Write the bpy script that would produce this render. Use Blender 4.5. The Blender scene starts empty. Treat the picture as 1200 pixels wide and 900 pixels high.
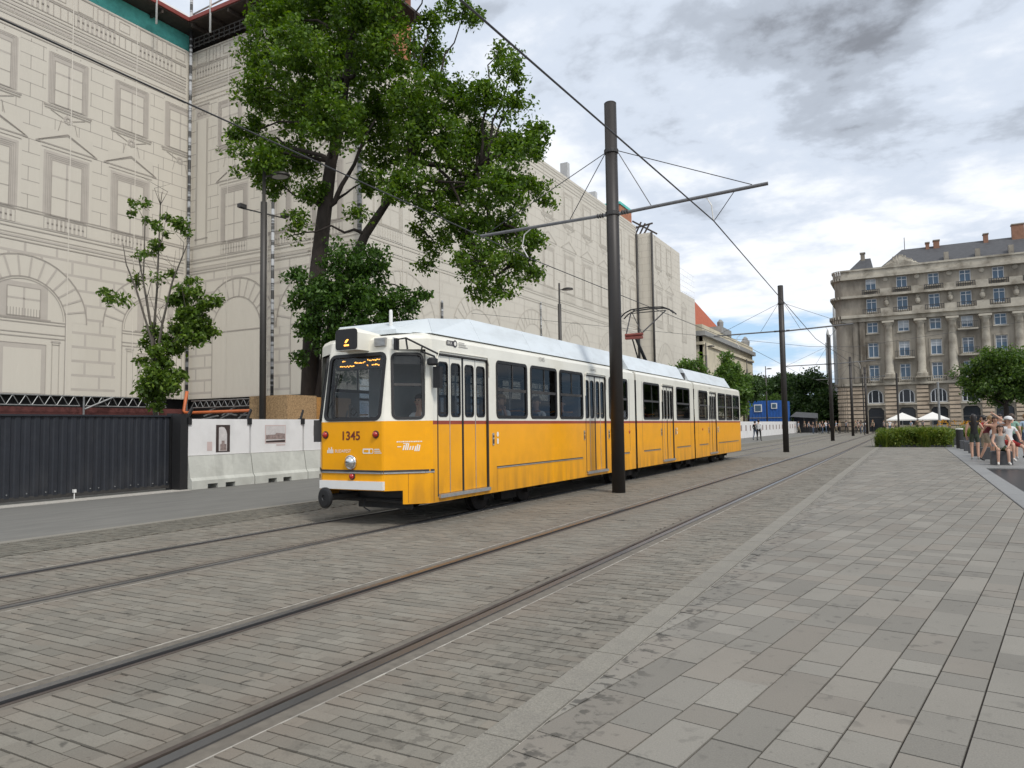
import bpy, math, random
import numpy as np
from math import sin, cos, pi, radians, sqrt, atan2
from mathutils import Vector, Matrix
from mathutils.geometry import tessellate_polygon

scene = bpy.context.scene
col = scene.collection
random.seed(7); rng = np.random.default_rng(11)

# ------------------------------------------------------------------ camera
CAM_H, F_PX = 1.5, 850.0
YAW, PITCH, ROLL = radians(28.75), radians(3.4), radians(0.8)
_f = Vector((-sin(YAW)*cos(PITCH), cos(YAW)*cos(PITCH), sin(PITCH)))
_r = Vector((cos(YAW), sin(YAW), 0)); _u = _r.cross(_f)
CR = _r*cos(ROLL) - _u*sin(ROLL); CU = _r*sin(ROLL) + _u*cos(ROLL)
cam_d = bpy.data.cameras.new('camera'); cam = bpy.data.objects.new('camera', cam_d); col.objects.link(cam)
M = Matrix((CR, CU, -_f)).transposed().to_4x4(); M.translation = (0, 0, CAM_H); cam.matrix_world = M
cam_d.sensor_width = 36.0; cam_d.lens = 36.0*F_PX/1200.0; cam_d.clip_end = 3000; cam_d.clip_start = 0.05
scene.camera = cam
def P(px, py, t):                       # a point t metres in front of the camera, seen at px, py of the photograph
    return Vector((0, 0, CAM_H)) + (_f + CR*((px-600)/F_PX) - CU*((py-450)/F_PX))*t

# ------------------------------------------------------------------ sky and sun
SUN_EL, SUN_AZ = radians(48), radians(118)        # azimuth clockwise from +Y
w = bpy.data.worlds.new('World'); scene.world = w; w.use_nodes = True
nt = w.node_tree; N = nt.nodes; L = nt.links; N.clear()
def nd(tree, t, **kw):
    n = tree.nodes.new(t)
    for k, v in kw.items():
        if k.startswith('i_'):
            key = k[2:]; key = int(key) if key.isdigit() else key.replace('__', ' ')
            n.inputs[key].default_value = v
        else: setattr(n, k, v)
    return n
sky = nd(nt, 'ShaderNodeTexSky', sky_type='NISHITA', sun_disc=False, sun_elevation=SUN_EL, sun_rotation=SUN_AZ, altitude=100, air_density=1.0, dust_density=0.4, ozone_density=1.5)
tc = nd(nt, 'ShaderNodeTexCoord'); sep = nd(nt, 'ShaderNodeSeparateXYZ'); L.new(tc.outputs['Generated'], sep.inputs[0])
def mth(tree, op, a, b=None, c=None, clamp=False):
    n = tree.nodes.new('ShaderNodeMath'); n.operation = op; n.use_clamp = clamp
    for i, x in enumerate((a, b, c)):
        if x is None: continue
        if isinstance(x, (int, float)): n.inputs[i].default_value = x
        else: tree.links.new(x, n.inputs[i])
    return n.outputs[0]
zc = mth(nt, 'ADD', mth(nt, 'MAXIMUM', sep.outputs[2], 0.0), 0.16)
cx = mth(nt, 'DIVIDE', sep.outputs[0], zc); cy = mth(nt, 'DIVIDE', sep.outputs[1], zc)
cmb = nd(nt, 'ShaderNodeCombineXYZ'); L.new(cx, cmb.inputs[0]); L.new(cy, cmb.inputs[1])
def cnoise(scale, detail, rough, off, dist=0.0):
    mp = nd(nt, 'ShaderNodeMapping'); mp.inputs['Location'].default_value = off
    L.new(cmb.outputs[0], mp.inputs[0])
    n = nd(nt, 'ShaderNodeTexNoise'); L.new(mp.outputs[0], n.inputs['Vector'])
    n.inputs['Scale'].default_value = scale; n.inputs['Detail'].default_value = detail; n.inputs['Roughness'].default_value = rough; n.inputs['Distortion'].default_value = dist
    return n.outputs['Fac']
SKY_OFF = (12.1, 5.0, 3.0)
n1 = cnoise(1.15, 9, 0.56, SKY_OFF, 0.3); n2 = cnoise(0.8, 7, 0.55, (5.5, 0.4, 7.0), 0.2); n3 = cnoise(5.0, 6, 0.6, (2.0, 8.0, 5.0))
def ramp(tree, fac, stops, interp='EASE'):
    r = tree.nodes.new('ShaderNodeValToRGB'); r.color_ramp.interpolation = interp
    e = r.color_ramp.elements
    while len(e) < len(stops): e.new(0.5)
    for k, (p, c) in enumerate(stops):
        e[k].position = p; e[k].color = (c, c, c, 1) if isinstance(c, (int, float)) else (*c, 1)
    tree.links.new(fac, r.inputs[0]); return r.outputs[0]
elev = ramp(nt, sep.outputs[2], [(0.0, 0.08), (0.06, 0.03), (0.16, 0.0), (0.26, 0.42)], 'LINEAR')      # clouds close up above the horizon band
cov = mth(nt, 'ADD', mth(nt, 'ADD', n1, elev), mth(nt, 'MULTIPLY', mth(nt, 'SUBTRACT', n3, 0.5), 0.16))
cover = ramp(nt, cov, [(0.44, 0.0), (0.60, 1.0)])
n4 = cnoise(2.1, 8, 0.58, (4.0, 2.0, 1.0), 0.1); bil = mth(nt, 'ABSOLUTE', mth(nt, 'SUBTRACT', mth(nt, 'MULTIPLY', n4, 2.0), 1.0))
shade = mth(nt, 'ADD', mth(nt, 'ADD', mth(nt, 'ADD', mth(nt, 'MULTIPLY', n2, 0.82), mth(nt, 'MULTIPLY', n3, 0.12)), mth(nt, 'MULTIPLY', bil, 0.26)), ramp(nt, sep.outputs[2], [(0.05, 0.09), (0.25, 0.0)], 'LINEAR'))
CLOUD_GAIN = 6.7
cl = ramp(nt, shade, [(0.34, (0.25, 0.27, 0.31)), (0.405, (0.47, 0.52, 0.60)), (0.465, (0.66, 0.73, 0.84)), (0.58, (0.95, 0.98, 1.03))])
clg = nd(nt, 'ShaderNodeMix', data_type='RGBA', blend_type='MULTIPLY', i_0=1.0); L.new(cl, clg.inputs[6]); clg.inputs[7].default_value = (CLOUD_GAIN,)*3+(1,)
mx = nd(nt, 'ShaderNodeMix', data_type='RGBA'); L.new(cover, mx.inputs[0]); L.new(sky.outputs[0], mx.inputs[6]); L.new(clg.outputs[2], mx.inputs[7])
hz = nd(nt, 'ShaderNodeMix', data_type='RGBA'); L.new(ramp(nt, sep.outputs[2], [(0.0, 1.0), (0.10, 0.55), (0.22, 0.0)], 'LINEAR'), hz.inputs[0]); L.new(sky.outputs[0], hz.inputs[6]); hz.inputs[7].default_value = (2.5, 3.8, 5.7, 1); L.new(hz.outputs[2], mx.inputs[6])
bg = nd(nt, 'ShaderNodeBackground', i_Strength=0.10); L.new(mx.outputs[2], bg.inputs[0])
wo = nd(nt, 'ShaderNodeOutputWorld'); L.new(bg.outputs[0], wo.inputs[0])
sd = bpy.data.lights.new('sun', 'SUN'); sd.energy = 1.5; sd.angle = radians(14); sd.color = (1.0, 0.96, 0.90)
sun = bpy.data.objects.new('sun', sd); col.objects.link(sun)
sdir = Vector((sin(SUN_AZ)*cos(SUN_EL), cos(SUN_AZ)*cos(SUN_EL), sin(SUN_EL)))
sun.rotation_euler = sdir.to_track_quat('Z', 'Y').to_euler(); sun.location = (0, 0, 60)
vs = scene.view_settings; vs.view_transform = 'Standard'; vs.look = 'None'; vs.exposure = 0.68; vs.gamma = 1.0; vs.use_curve_mapping = False
scene.cycles.max_bounces = 7; scene.cycles.transparent_max_bounces = 12; scene.cycles.use_denoising = True

# ------------------------------------------------------------------ materials
MT = {}
def lin(r, g, b):                       # sRGB bytes to linear
    f = lambda c: c/12.92 if c <= .04045 else ((c+.055)/1.055)**2.4
    return tuple(f(x/255) for x in (r, g, b))
def pm(name, c, rough=0.6, var=0.12, scale=3.0, bump=0.0, bscale=40.0, metal=0.0, spec=0.5, rnd=0.0, dirt=None, dscale=1.2, damt=0.35, coat=0.0, gen='Object', stretch=None, bdist=0.01, skirt=None):
    m = bpy.data.materials.new(name); m.use_nodes = True; t = m.node_tree; b = t.nodes['Principled BSDF']
    co = nd(t, 'ShaderNodeTexCoord'); src = co.outputs[gen]
    if gen == 'World':
        pass
    if stretch:
        mp = nd(t, 'ShaderNodeMapping'); mp.inputs['Scale'].default_value = stretch; t.links.new(src, mp.inputs[0]); src = mp.outputs[0]
    n = nd(t, 'ShaderNodeTexNoise', i_Scale=scale, i_Detail=6.0, i_Roughness=0.6); t.links.new(src, n.inputs['Vector'])
    lo = tuple(max(0, x*(1-var)) for x in c); hi = tuple(min(1, x*(1+var)) for x in c)
    colr = ramp(t, n.outputs['Fac'], [(0.3, lo), (0.7, hi)], 'LINEAR')
    if dirt is not None:
        n2 = nd(t, 'ShaderNodeTexNoise', i_Scale=dscale, i_Detail=8.0, i_Roughness=0.65); t.links.new(src, n2.inputs['Vector'])
        mk = ramp(t, n2.outputs['Fac'], [(0.47, 0.0), (0.70, damt)], 'LINEAR')
        q = nd(t, 'ShaderNodeMix', data_type='RGBA'); t.links.new(mk, q.inputs[0]); t.links.new(colr, q.inputs[6]); q.inputs[7].default_value = (*dirt, 1); colr = q.outputs[2]
    if skirt:                               # brake dust and road film low on the body
        ge_ = nd(t, 'ShaderNodeNewGeometry'); sz_ = nd(t, 'ShaderNodeSeparateXYZ'); t.links.new(ge_.outputs['Position'], sz_.inputs[0]); n4 = nd(t, 'ShaderNodeTexNoise', i_Scale=1.0, i_Detail=7.0); mp4 = nd(t, 'ShaderNodeMapping'); mp4.inputs['Scale'].default_value = (5, 5, 1.0); t.links.new(ge_.outputs['Position'], mp4.inputs[0]); t.links.new(mp4.outputs[0], n4.inputs['Vector'])
        hh = mth(t, 'SUBTRACT', 1.0, mth(t, 'DIVIDE', mth(t, 'SUBTRACT', sz_.outputs[2], .3), .75), clamp=True); kf = mth(t, 'MULTIPLY', mth(t, 'MULTIPLY', hh, ramp(t, n4.outputs['Fac'], [(.35, .12), (.7, 1.0)], 'LINEAR')), .55)
        q = nd(t, 'ShaderNodeMix', data_type='RGBA'); t.links.new(kf, q.inputs[0]); t.links.new(colr, q.inputs[6]); q.inputs[7].default_value = (*skirt, 1); colr = q.outputs[2]
    if rnd:
        oi = nd(t, 'ShaderNodeObjectInfo'); ge = nd(t, 'ShaderNodeNewGeometry')
        fr = mth(t, 'FRACT', mth(t, 'ADD', oi.outputs['Random'], ge.outputs['Random Per Island']))
        v = mth(t, 'ADD', mth(t, 'MULTIPLY', fr, 2*rnd), 1-rnd)
        hs = nd(t, 'ShaderNodeHueSaturation'); t.links.new(v, hs.inputs['Value']); t.links.new(colr, hs.inputs['Color']); colr = hs.outputs[0]
    t.links.new(colr, b.inputs['Base Color'])
    b.inputs['Roughness'].default_value = rough; b.inputs['Metallic'].default_value = metal; b.inputs['Specular IOR Level'].default_value = spec
    if coat: b.inputs['Coat Weight'].default_value = coat; b.inputs['Coat Roughness'].default_value = 0.12
    if bump:
        bn = nd(t, 'ShaderNodeTexNoise', i_Scale=bscale, i_Detail=4.0); t.links.new(src, bn.inputs['Vector'])
        bp = nd(t, 'ShaderNodeBump', i_Strength=bump, i_Distance=bdist); t.links.new(bn.outputs['Fac'], bp.inputs['Height']); t.links.new(bp.outputs[0], b.inputs['Normal'])
    MT[name] = m; return m
def emat(name, c, s):
    m = bpy.data.materials.new(name); m.use_nodes = True; b = m.node_tree.nodes['Principled BSDF']
    b.inputs['Base Color'].default_value = (0.02, 0.02, 0.02, 1); b.inputs['Emission Color'].default_value = (*c, 1); b.inputs['Emission Strength'].default_value = s; MT[name] = m; return m
def glass(name, tint, refl=1.0, rough=0.03):
    m = bpy.data.materials.new(name); m.use_nodes = True; t = m.node_tree; t.nodes.remove(t.nodes['Principled BSDF'])
    o = t.nodes['Material Output']; tr = nd(t, 'ShaderNodeBsdfTransparent'); tr.inputs[0].default_value = (*tint, 1)
    gl = nd(t, 'ShaderNodeBsdfGlossy'); gl.inputs['Roughness'].default_value = rough; gl.inputs[0].default_value = (0.9, 0.95, 1, 1)
    fr = nd(t, 'ShaderNodeFresnel', i_IOR=1.5); k = mth(t, 'MULTIPLY', fr.outputs[0], refl)
    ms = nd(t, 'ShaderNodeMixShader'); t.links.new(k, ms.inputs[0]); t.links.new(tr.outputs[0], ms.inputs[1]); t.links.new(gl.outputs[0], ms.inputs[2]); t.links.new(ms.outputs[0], o.inputs[0])
    MT[name] = m; return m
def leafmat(name, c, var=0.45, trans=0.35, warm=None):
    m = bpy.data.materials.new(name); m.use_nodes = True; t = m.node_tree; t.nodes.remove(t.nodes['Principled BSDF']); o = t.nodes['Material Output']
    ge = nd(t, 'ShaderNodeNewGeometry'); co = nd(t, 'ShaderNodeTexCoord'); n = nd(t, 'ShaderNodeTexNoise', i_Scale=0.7, i_Detail=3.0); t.links.new(co.outputs['Object'], n.inputs['Vector'])
    f = mth(t, 'ADD', mth(t, 'MULTIPLY', ge.outputs['Random Per Island'], 0.6), mth(t, 'MULTIPLY', n.outputs['Fac'], 0.4))
    wm = warm or (c[0]*1.5, c[1]*1.25, c[2]*0.9)
    cr = ramp(t, f, [(0.15, tuple(x*(1-var) for x in c)), (0.5, c), (0.9, tuple(x*(1+var*.6) for x in wm))], 'LINEAR')
    df = nd(t, 'ShaderNodeBsdfPrincipled', i_Roughness=0.45); df.inputs['Specular IOR Level'].default_value = 0.35; t.links.new(cr, df.inputs['Base Color'])
    tl = nd(t, 'ShaderNodeBsdfTranslucent'); hs = nd(t, 'ShaderNodeHueSaturation', i_Value=1.5, i_Saturation=1.1); t.links.new(cr, hs.inputs['Color']); t.links.new(hs.outputs[0], tl.inputs[0])
    ms = nd(t, 'ShaderNodeMixShader', i_0=trans); t.links.new(df.outputs[0], ms.inputs[1]); t.links.new(tl.outputs[0], ms.inputs[2]); t.links.new(ms.outputs[0], o.inputs[0])
    MT[name] = m; return m

# ------------------------------------------------------------------ mesh builder
ORG = {}
class Plane:
    def __init__(s, o, e1, e2):
        s.o = Vector(o); s.e1 = Vector(e1).normalized(); e2 = Vector(e2); s.e2 = (e2 - s.e1*e2.dot(s.e1)).normalized(); s.n = s.e1.cross(s.e2)
    def p(s, u, v, d=0.0): return s.o + s.e1*u + s.e2*v + s.n*d
    def uv(s, q): q = Vector(q)-s.o; return (q.dot(s.e1), q.dot(s.e2))
def rrect(u0, u1, v0, v1, r, n=4):
    if r <= 0: return [(u0, v0), (u1, v0), (u1, v1), (u0, v1)]
    out = []
    for cx_, cy_, a in ((u1-r, v0+r, -90), (u1-r, v1-r, 0), (u0+r, v1-r, 90), (u0+r, v0+r, 180)):
        for k in range(n+1):
            t = radians(a+90*k/n); out.append((cx_+r*cos(t), cy_+r*sin(t)))
    return out
class MB:
    def __init__(s): s.v = []; s.f = []; s.m = []; s.mi = 0
    def mat(s, i): s.mi = i; return s
    def add(s, vs_, fs):
        o = len(s.v); s.v += [tuple(p) for p in vs_]; s.f += [tuple(i+o for i in f) for f in fs]; s.m += [s.mi]*len(fs); return s
    def box(s, x0, x1, y0, y1, z0, z1):
        return s.add([(x0,y0,z0),(x1,y0,z0),(x1,y1,z0),(x0,y1,z0),(x0,y0,z1),(x1,y0,z1),(x1,y1,z1),(x0,y1,z1)],
                     [(0,3,2,1),(4,5,6,7),(0,1,5,4),(1,2,6,5),(2,3,7,6),(3,0,4,7)])
    def quad(s, a, b, c, d): return s.add([a, b, c, d], [(0, 1, 2, 3)])
    def beam(s, a, b, w_, h=None, up=(0, 0, 1)):
        a = Vector(a); b = Vector(b); h = w_ if h is None else h; d = (b-a).normalized(); up = Vector(up)
        if abs(d.dot(up)) > .98: up = Vector((0, 1, 0))
        x = d.cross(up).normalized()*(w_/2); y = x.cross(d).normalized()*(h/2)
        return s.add([a-x-y, a+x-y, a+x+y, a-x+y, b-x-y, b+x-y, b+x+y, b-x+y], [(0,1,2,3),(4,7,6,5),(0,4,5,1),(1,5,6,2),(2,6,7,3),(3,7,4,0)])
    def tube(s, pts, r, n=8, cap=True):
        pts = [Vector(p) for p in pts]; k = len(pts); rs = r if isinstance(r, (list, tuple)) else [r]*k
        t0 = (pts[1]-pts[0]).normalized(); ref = Vector((0, 0, 1)) if abs(t0.z) < .9 else Vector((1, 0, 0)); x = t0.cross(ref).normalized(); vs_ = []; fs = []
        for i in range(k):
            t = ((pts[min(i+1, k-1)]-pts[max(i-1, 0)])).normalized(); x = (x - t*x.dot(t)).normalized(); y = t.cross(x)
            for j in range(n):
                a = 2*pi*j/n; vs_.append(pts[i] + (x*cos(a)+y*sin(a))*rs[i])
        for i in range(k-1):
            for j in range(n): fs.append((i*n+j, i*n+(j+1) % n, (i+1)*n+(j+1) % n, (i+1)*n+j))
        if cap: fs += [tuple(range(n))[::-1], tuple(range((k-1)*n, k*n))]
        return s.add(vs_, fs)
    def lathe(s, c, prof, n=16, ax=None):                    # prof: (radius, height) along ax
        c = Vector(c); ax = Vector(ax or (0, 0, 1)).normalized(); ref = Vector((0, 1, 0)) if abs(ax.y) < .9 else Vector((1, 0, 0)); x = ax.cross(ref).normalized(); y = ax.cross(x); vs_ = []; fs = []
        for r, h in prof:
            for j in range(n): a = 2*pi*j/n; vs_.append(c + ax*h + (x*cos(a)+y*sin(a))*max(r, 1e-4))
        for i in range(len(prof)-1):
            for j in range(n): fs.append((i*n+j, i*n+(j+1) % n, (i+1)*n+(j+1) % n, (i+1)*n+j))
        fs += [tuple(range(n))[::-1], tuple(range((len(prof)-1)*n, len(prof)*n))]
        return s.add(vs_, fs)
    def panel(s, pl, outer, holes=(), d=0.0, thick=0.0):
        loops = [list(outer)]+[list(h) for h in holes]; flat = [q for l in loops for q in l]
        tri = tessellate_polygon([[Vector((a, b, 0)) for a, b in l] for l in loops])
        fs = []
        for t in tri:
            a, b, c = (flat[i] for i in t)
            if (b[0]-a[0])*(c[1]-a[1])-(b[1]-a[1])*(c[0]-a[0]) < 0: t = (t[0], t[2], t[1])
            fs.append(tuple(t))
        s.add([pl.p(a, b, d) for a, b in flat], fs)
        if thick:
            s.add([pl.p(a, b, d-thick) for a, b in flat], [f[::-1] for f in fs])
            for l in loops:
                k = len(l); s.add([pl.p(a, b, d) for a, b in l]+[pl.p(a, b, d-thick) for a, b in l], [(i, i+k, (i+1) % k+k, (i+1) % k) for i in range(k)])
        return s
    def ring(s, pl, rect, r, win, wout, d1, d0):             # raised frame round a rounded rectangle
        u0, u1, v0, v1 = rect; r = max(r, .005)
        o = rrect(u0-wout, u1+wout, v0-wout, v1+wout, r+wout); i = rrect(u0+win, u1-win, v0+win, v1-win, max(r-win, .004)); k = len(o)
        vs_ = [pl.p(a, b, d1) for a, b in o]+[pl.p(a, b, d1) for a, b in i]+[pl.p(a, b, d0) for a, b in o]+[pl.p(a, b, d0) for a, b in i]
        fs = []
        for j in range(k):
            q = (j+1) % k; fs += [(j, q, k+q, k+j), (2*k+j, 2*k+q, q, j), (k+j, k+q, 3*k+q, 3*k+j), (2*k+q, 2*k+j, 3*k+j, 3*k+q)]
        return s.add(vs_, fs)
    def build(s, name, mats, parent=None, smooth=False, loc=None, raw=False):
        off = ORG.get(parent.name, Vector((0, 0, 0))) if parent else Vector(loc or (0, 0, 0))
        org, off = off, (Vector((0, 0, 0)) if raw else off)
        me = bpy.data.meshes.new(name); me.from_pydata([(a-off[0], b-off[1], c-off[2]) for a, b, c in s.v], [], s.f)
        if not isinstance(mats, (list, tuple)): mats = [mats]
        for q in mats: me.materials.append(MT[q] if isinstance(q, str) else q)
        if len(mats) > 1: me.polygons.foreach_set('material_index', s.m)
        if smooth: me.polygons.foreach_set('use_smooth', [True]*len(s.f))
        me.update(); o = bpy.data.objects.new(name, me); col.objects.link(o)
        if parent: o.parent = parent; ORG[o.name] = org
        else: o.location = off; ORG[o.name] = off
        return o
def autosmooth(o, ang=40):
    o.data.polygons.foreach_set('use_smooth', [True]*len(o.data.polygons)); o.data.set_sharp_from_angle(angle=radians(ang)); return o
def tag(o, label, cat, group=None, kind=None):
    if label: o['label'] = label
    if cat: o['category'] = cat
    if group: o['group'] = group
    if kind: o['kind'] = kind
    return o
def thing(name, label, cat, loc=(0, 0, 0), group=None):
    o = bpy.data.objects.new(name, None); o.empty_display_size = .2; col.objects.link(o); o.location = loc; ORG[o.name] = Vector(loc); return tag(o, label, cat, group)
def inst(src, parent=None, loc=(0, 0, 0), rz=0.0, name=None, sc=None):
    o = bpy.data.objects.new(name or src.name.split('.')[0], src.data); col.objects.link(o); o.parent = parent; o.location = loc; o.rotation_euler = (0, 0, rz)
    if sc: o.scale = sc
    ORG[o.name] = ORG.get(parent.name, Vector()) if parent else Vector(loc)
    return o
def copy_tree(o, parent=None):
    c = o.copy(); col.objects.link(c); c.parent = parent
    for ch in list(o.children): copy_tree(ch, c)
    return c
def struct(o): o['kind'] = 'structure'; return o
_dg = None
def text(body, size, pl, u, v, mat, name, parent, d=0.004, align='LEFT', sx=1.0, bold=0.0):
    c = bpy.data.curves.new('t', 'FONT'); c.body = body; c.size = size; c.offset = bold; c.align_x = align; ob = bpy.data.objects.new('t', c); col.objects.link(ob)
    me = bpy.data.meshes.new_from_object(ob.evaluated_get(bpy.context.evaluated_depsgraph_get()))
    mb = MB(); mb.add([pl.p(u+q.co.x*sx, v+q.co.y, d) for q in me.vertices], [tuple(p.vertices) for p in me.polygons])
    bpy.data.objects.remove(ob); bpy.data.curves.remove(c); bpy.data.meshes.remove(me)
    return mb.build(name, mat, parent)
# ------------------------------------------------------------------ palette
pm('concrete_road', (0.155, 0.151, 0.138), 0.8, 0.12, 1.6, 0.15, 60, dirt=(0.10, 0.10, 0.095), dscale=.6, stretch=(3, .6, 1))
pm('far_paving', (0.22, 0.207, 0.18), 0.8, 0.08, .5, 0.1, 30)
pm('granite', (0.20, 0.20, 0.195), 0.55, 0.10, 6, 0.05, 120, rnd=.06)
pm('kerb_granite', (0.205, 0.192, 0.162), 0.75, 0.30, 110, 0.25, 160, rnd=.06, dirt=(0.13, 0.12, 0.11), dscale=3)
pm('mortar', (0.42, 0.40, 0.36), 0.9, 0.2, 20)
pm('joint_sand', (0.030, 0.025, 0.020), 0.95, 0.3, 30)
pm('rail_head', (0.20, 0.20, 0.205), 0.34, 0.2, 2, metal=.85, dirt=(0.12, 0.09, 0.07), dscale=2.0, damt=.25, stretch=(1, .15, 1))
pm('rail_rust', (0.060, 0.046, 0.037), 0.85, 0.35, 9, 0.2, 80, stretch=(1, .3, 1))
pm('rail_groove', (0.014, 0.013, 0.012), 0.9, 0.3, 9)
pm('sealant', (0.34, 0.32, 0.28), 0.8, 0.45, 6, dirt=(0.18, 0.16, 0.14), dscale=2.5, damt=.9)
pm('rubber_strip', (0.135, 0.120, 0.098), 0.9, 0.25, 12, dirt=(0.10, 0.082, 0.066), dscale=3)
def paver(name, c, rnd, rusty, spots, tintv=0.05, brick=False, kerb=None):
    m = bpy.data.materials.new(name); m.use_nodes = True; t = m.node_tree; b = t.nodes['Principled BSDF']
    ge = nd(t, 'ShaderNodeNewGeometry'); oi = nd(t, 'ShaderNodeObjectInfo'); pos = ge.outputs['Position']
    def noise(scale, det=5.0, rough=.6):
        n = nd(t, 'ShaderNodeTexNoise', i_Scale=scale, i_Detail=det, i_Roughness=rough); t.links.new(pos, n.inputs['Vector']); return n.outputs['Fac']
    fr = mth(t, 'FRACT', mth(t, 'ADD', oi.outputs['Random'], ge.outputs['Random Per Island']))
    if brick:
        bt = nd(t, 'ShaderNodeTexBrick', i_Scale=1.0); t.links.new(pos, bt.inputs['Vector']); bt.inputs['Brick Width'].default_value = .207; bt.inputs['Row Height'].default_value = .104; bt.inputs['Mortar Size'].default_value = .005
        bt.inputs['Color1'].default_value = (0, 0, 0, 1); bt.inputs['Color2'].default_value = (1, 1, 1, 1); bt.inputs['Mortar'].default_value = (.5, .5, .5, 1); fr = bt.outputs['Color']
    base = ramp(t, noise(120, 3), [(0.3, tuple(x*.86 for x in c)), (0.7, tuple(x*1.12 for x in c))], 'LINEAR')
    hs = nd(t, 'ShaderNodeHueSaturation'); t.links.new(base, hs.inputs['Color'])
    t.links.new(mth(t, 'ADD', mth(t, 'MULTIPLY', fr, 2*rnd), 1-rnd), hs.inputs['Value'])
    f2 = mth(t, 'FRACT', mth(t, 'MULTIPLY', fr, 7.31)); cur = hs.outputs[0]
    def mixc(fac, colr, mode='MIX'):
        nonlocal cur
        q = nd(t, 'ShaderNodeMix', data_type='RGBA', blend_type=mode); t.links.new(fac, q.inputs[0]); t.links.new(cur, q.inputs[6]); q.inputs[7].default_value = (*colr, 1); cur = q.outputs[2]
    mixc(ramp(t, f2, [(0.55, 0.0), (0.95, tintv*6)], 'LINEAR'), (c[0]*1.05, c[1]*.93, c[2]*.86))       # warmer stones
    mixc(ramp(t, noise(.55, 6), [(0.45, 0.0), (0.72, 0.42)], 'LINEAR'), tuple(x*.62 for x in c))        # broad grime
    if spots:
        k = mth(t, 'MULTIPLY', ramp(t, noise(1.1, 3), [(0.42, 0.0), (0.62, 1.0)], 'LINEAR'), ramp(t, noise(7.5, 4, .55), [(0.60, 0.0), (0.66, spots)], 'LINEAR')); mixc(k, tuple(x*.25 for x in c))
        mixc(ramp(t, noise(23, 2), [(0.68, 0.0), (0.73, spots*.7)], 'LINEAR'), tuple(x*.35 for x in c))
    if rusty:
        sp = nd(t, 'ShaderNodeSeparateXYZ'); t.links.new(pos, sp.inputs[0]); acc = None
        for rx in (-8.47, -6.97, -4.56, -3.06):
            d = mth(t, 'ABSOLUTE', mth(t, 'SUBTRACT', sp.outputs[0], rx)); k = mth(t, 'SUBTRACT', 1.0, mth(t, 'DIVIDE', d, 0.55), clamp=True); acc = k if acc is None else mth(t, 'MAXIMUM', acc, k)
        mixc(mth(t, 'MULTIPLY', mth(t, 'MULTIPLY', acc, noise(3.0)), rusty*.8), (0.150, 0.108, 0.080))
    if kerb:
        sp = nd(t, 'ShaderNodeSeparateXYZ'); t.links.new(pos, sp.inputs[0]); d = mth(t, 'ABSOLUTE', mth(t, 'SUBTRACT', sp.outputs[0], kerb[0])); k = mth(t, 'SUBTRACT', 1.0, mth(t, 'DIVIDE', d, kerb[1]), clamp=True)
        mixc(mth(t, 'MULTIPLY', mth(t, 'POWER', k, .5), ramp(t, noise(9.0, 5, .6), [(0.53, 0.0), (0.59, kerb[2])], 'LINEAR')), tuple(x*.22 for x in c))
    if brick: mixc(mth(t, 'MULTIPLY', bt.outputs['Fac'], .7), (0.05, 0.045, 0.04))
    t.links.new(cur, b.inputs['Base Color']); b.inputs['Roughness'].default_value = 0.78; b.inputs['Specular IOR Level'].default_value = .35
    bp = nd(t, 'ShaderNodeBump', i_Strength=.25, i_Distance=.006); t.links.new(noise(90, 4), bp.inputs['Height']); t.links.new(bp.outputs[0], b.inputs['Normal'])
    MT[name] = m
paver('brick_paver', (0.192, 0.178, 0.149), 0.14, 0.85, 0.75, kerb=(-2.2, .5, .38))
paver('brick_far', (0.186, 0.173, 0.145), 0.10, 0.7, 0.3, brick=True)
paver('plaza_slab', (0.205, 0.193, 0.168), 0.15, 0.0, 0.45, kerb=(-1.62, .22, .75))
paver('sett', (0.145, 0.136, 0.112), 0.20, 0.0, 0.6)

# ------------------------------------------------------------------ ground, road, track bed
def sheet(name, x0, x1, y0, y1, z, mat, parent=None):
    return MB().add([(x0, y0, z), (x1, y0, z), (x1, y1, z), (x0, y1, z)], [(0, 1, 2, 3)]).build(name, mat, parent)
struct(sheet('ground', -500, 500, -200, 900, -0.10, 'far_paving'))
struct(MB().box(-60, -11.20, -30, 175, -.09, -0.004).build('road', 'concrete_road'))
KY0, KY1, FARY = -1.5, 34.0, 175.0
kerb_l = struct(MB().box(-11.20, -11.0, -10, FARY, -.09, 0.004).build('flush_kerb', 'kerb_granite'))
# band of small setts, each one a block near the camera
band = struct(MB().box(-11.0, -9.86, -10, FARY, -.09, -.014).build('sett_band', 'joint_sand'))
mbs = MB(); y = 2.0
while y < 30:
    x = -10.99 + (0.05 if int(y*10) % 2 else 0)
    while x < -9.92:
        q = .006*random.random(); mbs.box(x+.004, x+.094, y+.004, y+.094, -.014, q-.006); x += .1
    y += .1
tag(mbs.build('small_sett', 'sett', band), None, None, kind='stuff')
struct(MB().box(-11.0, -9.86, 30, FARY, -.013, -.004).build('sett_band_far', 'sett'))
struct(MB().box(-9.86, -9.79, -10, FARY, -.09, -.03).build('slot_drain', 'rail_groove'))
ZONES = [(-9.79, -8.638), (-8.305, -7.135), (-6.802, -4.728), (-4.395, -3.225), (-2.892, -1.905)]
def visible(x, y, m=60):
    v = Vector((x, y, -CAM_H)); z = v.dot(_f)
    if z < .3: return None
    px = 600+F_PX*v.dot(CR)/z; py = 450-F_PX*v.dot(CU)/z
    return z if -m < px < 1200+m and py < 900+m else None
bed = struct(MB().box(-9.79, -1.905, KY0-8, FARY, -.095, -.06).build('track_paving', 'joint_sand'))
mbb = MB()
for a, b in ZONES:
    mbb.box(a, b, KY0-8, KY1, -.06, -.010)
    mbb.mat(1).box(a, b, KY1, FARY, -.06, -.002).mat(0)
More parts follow.
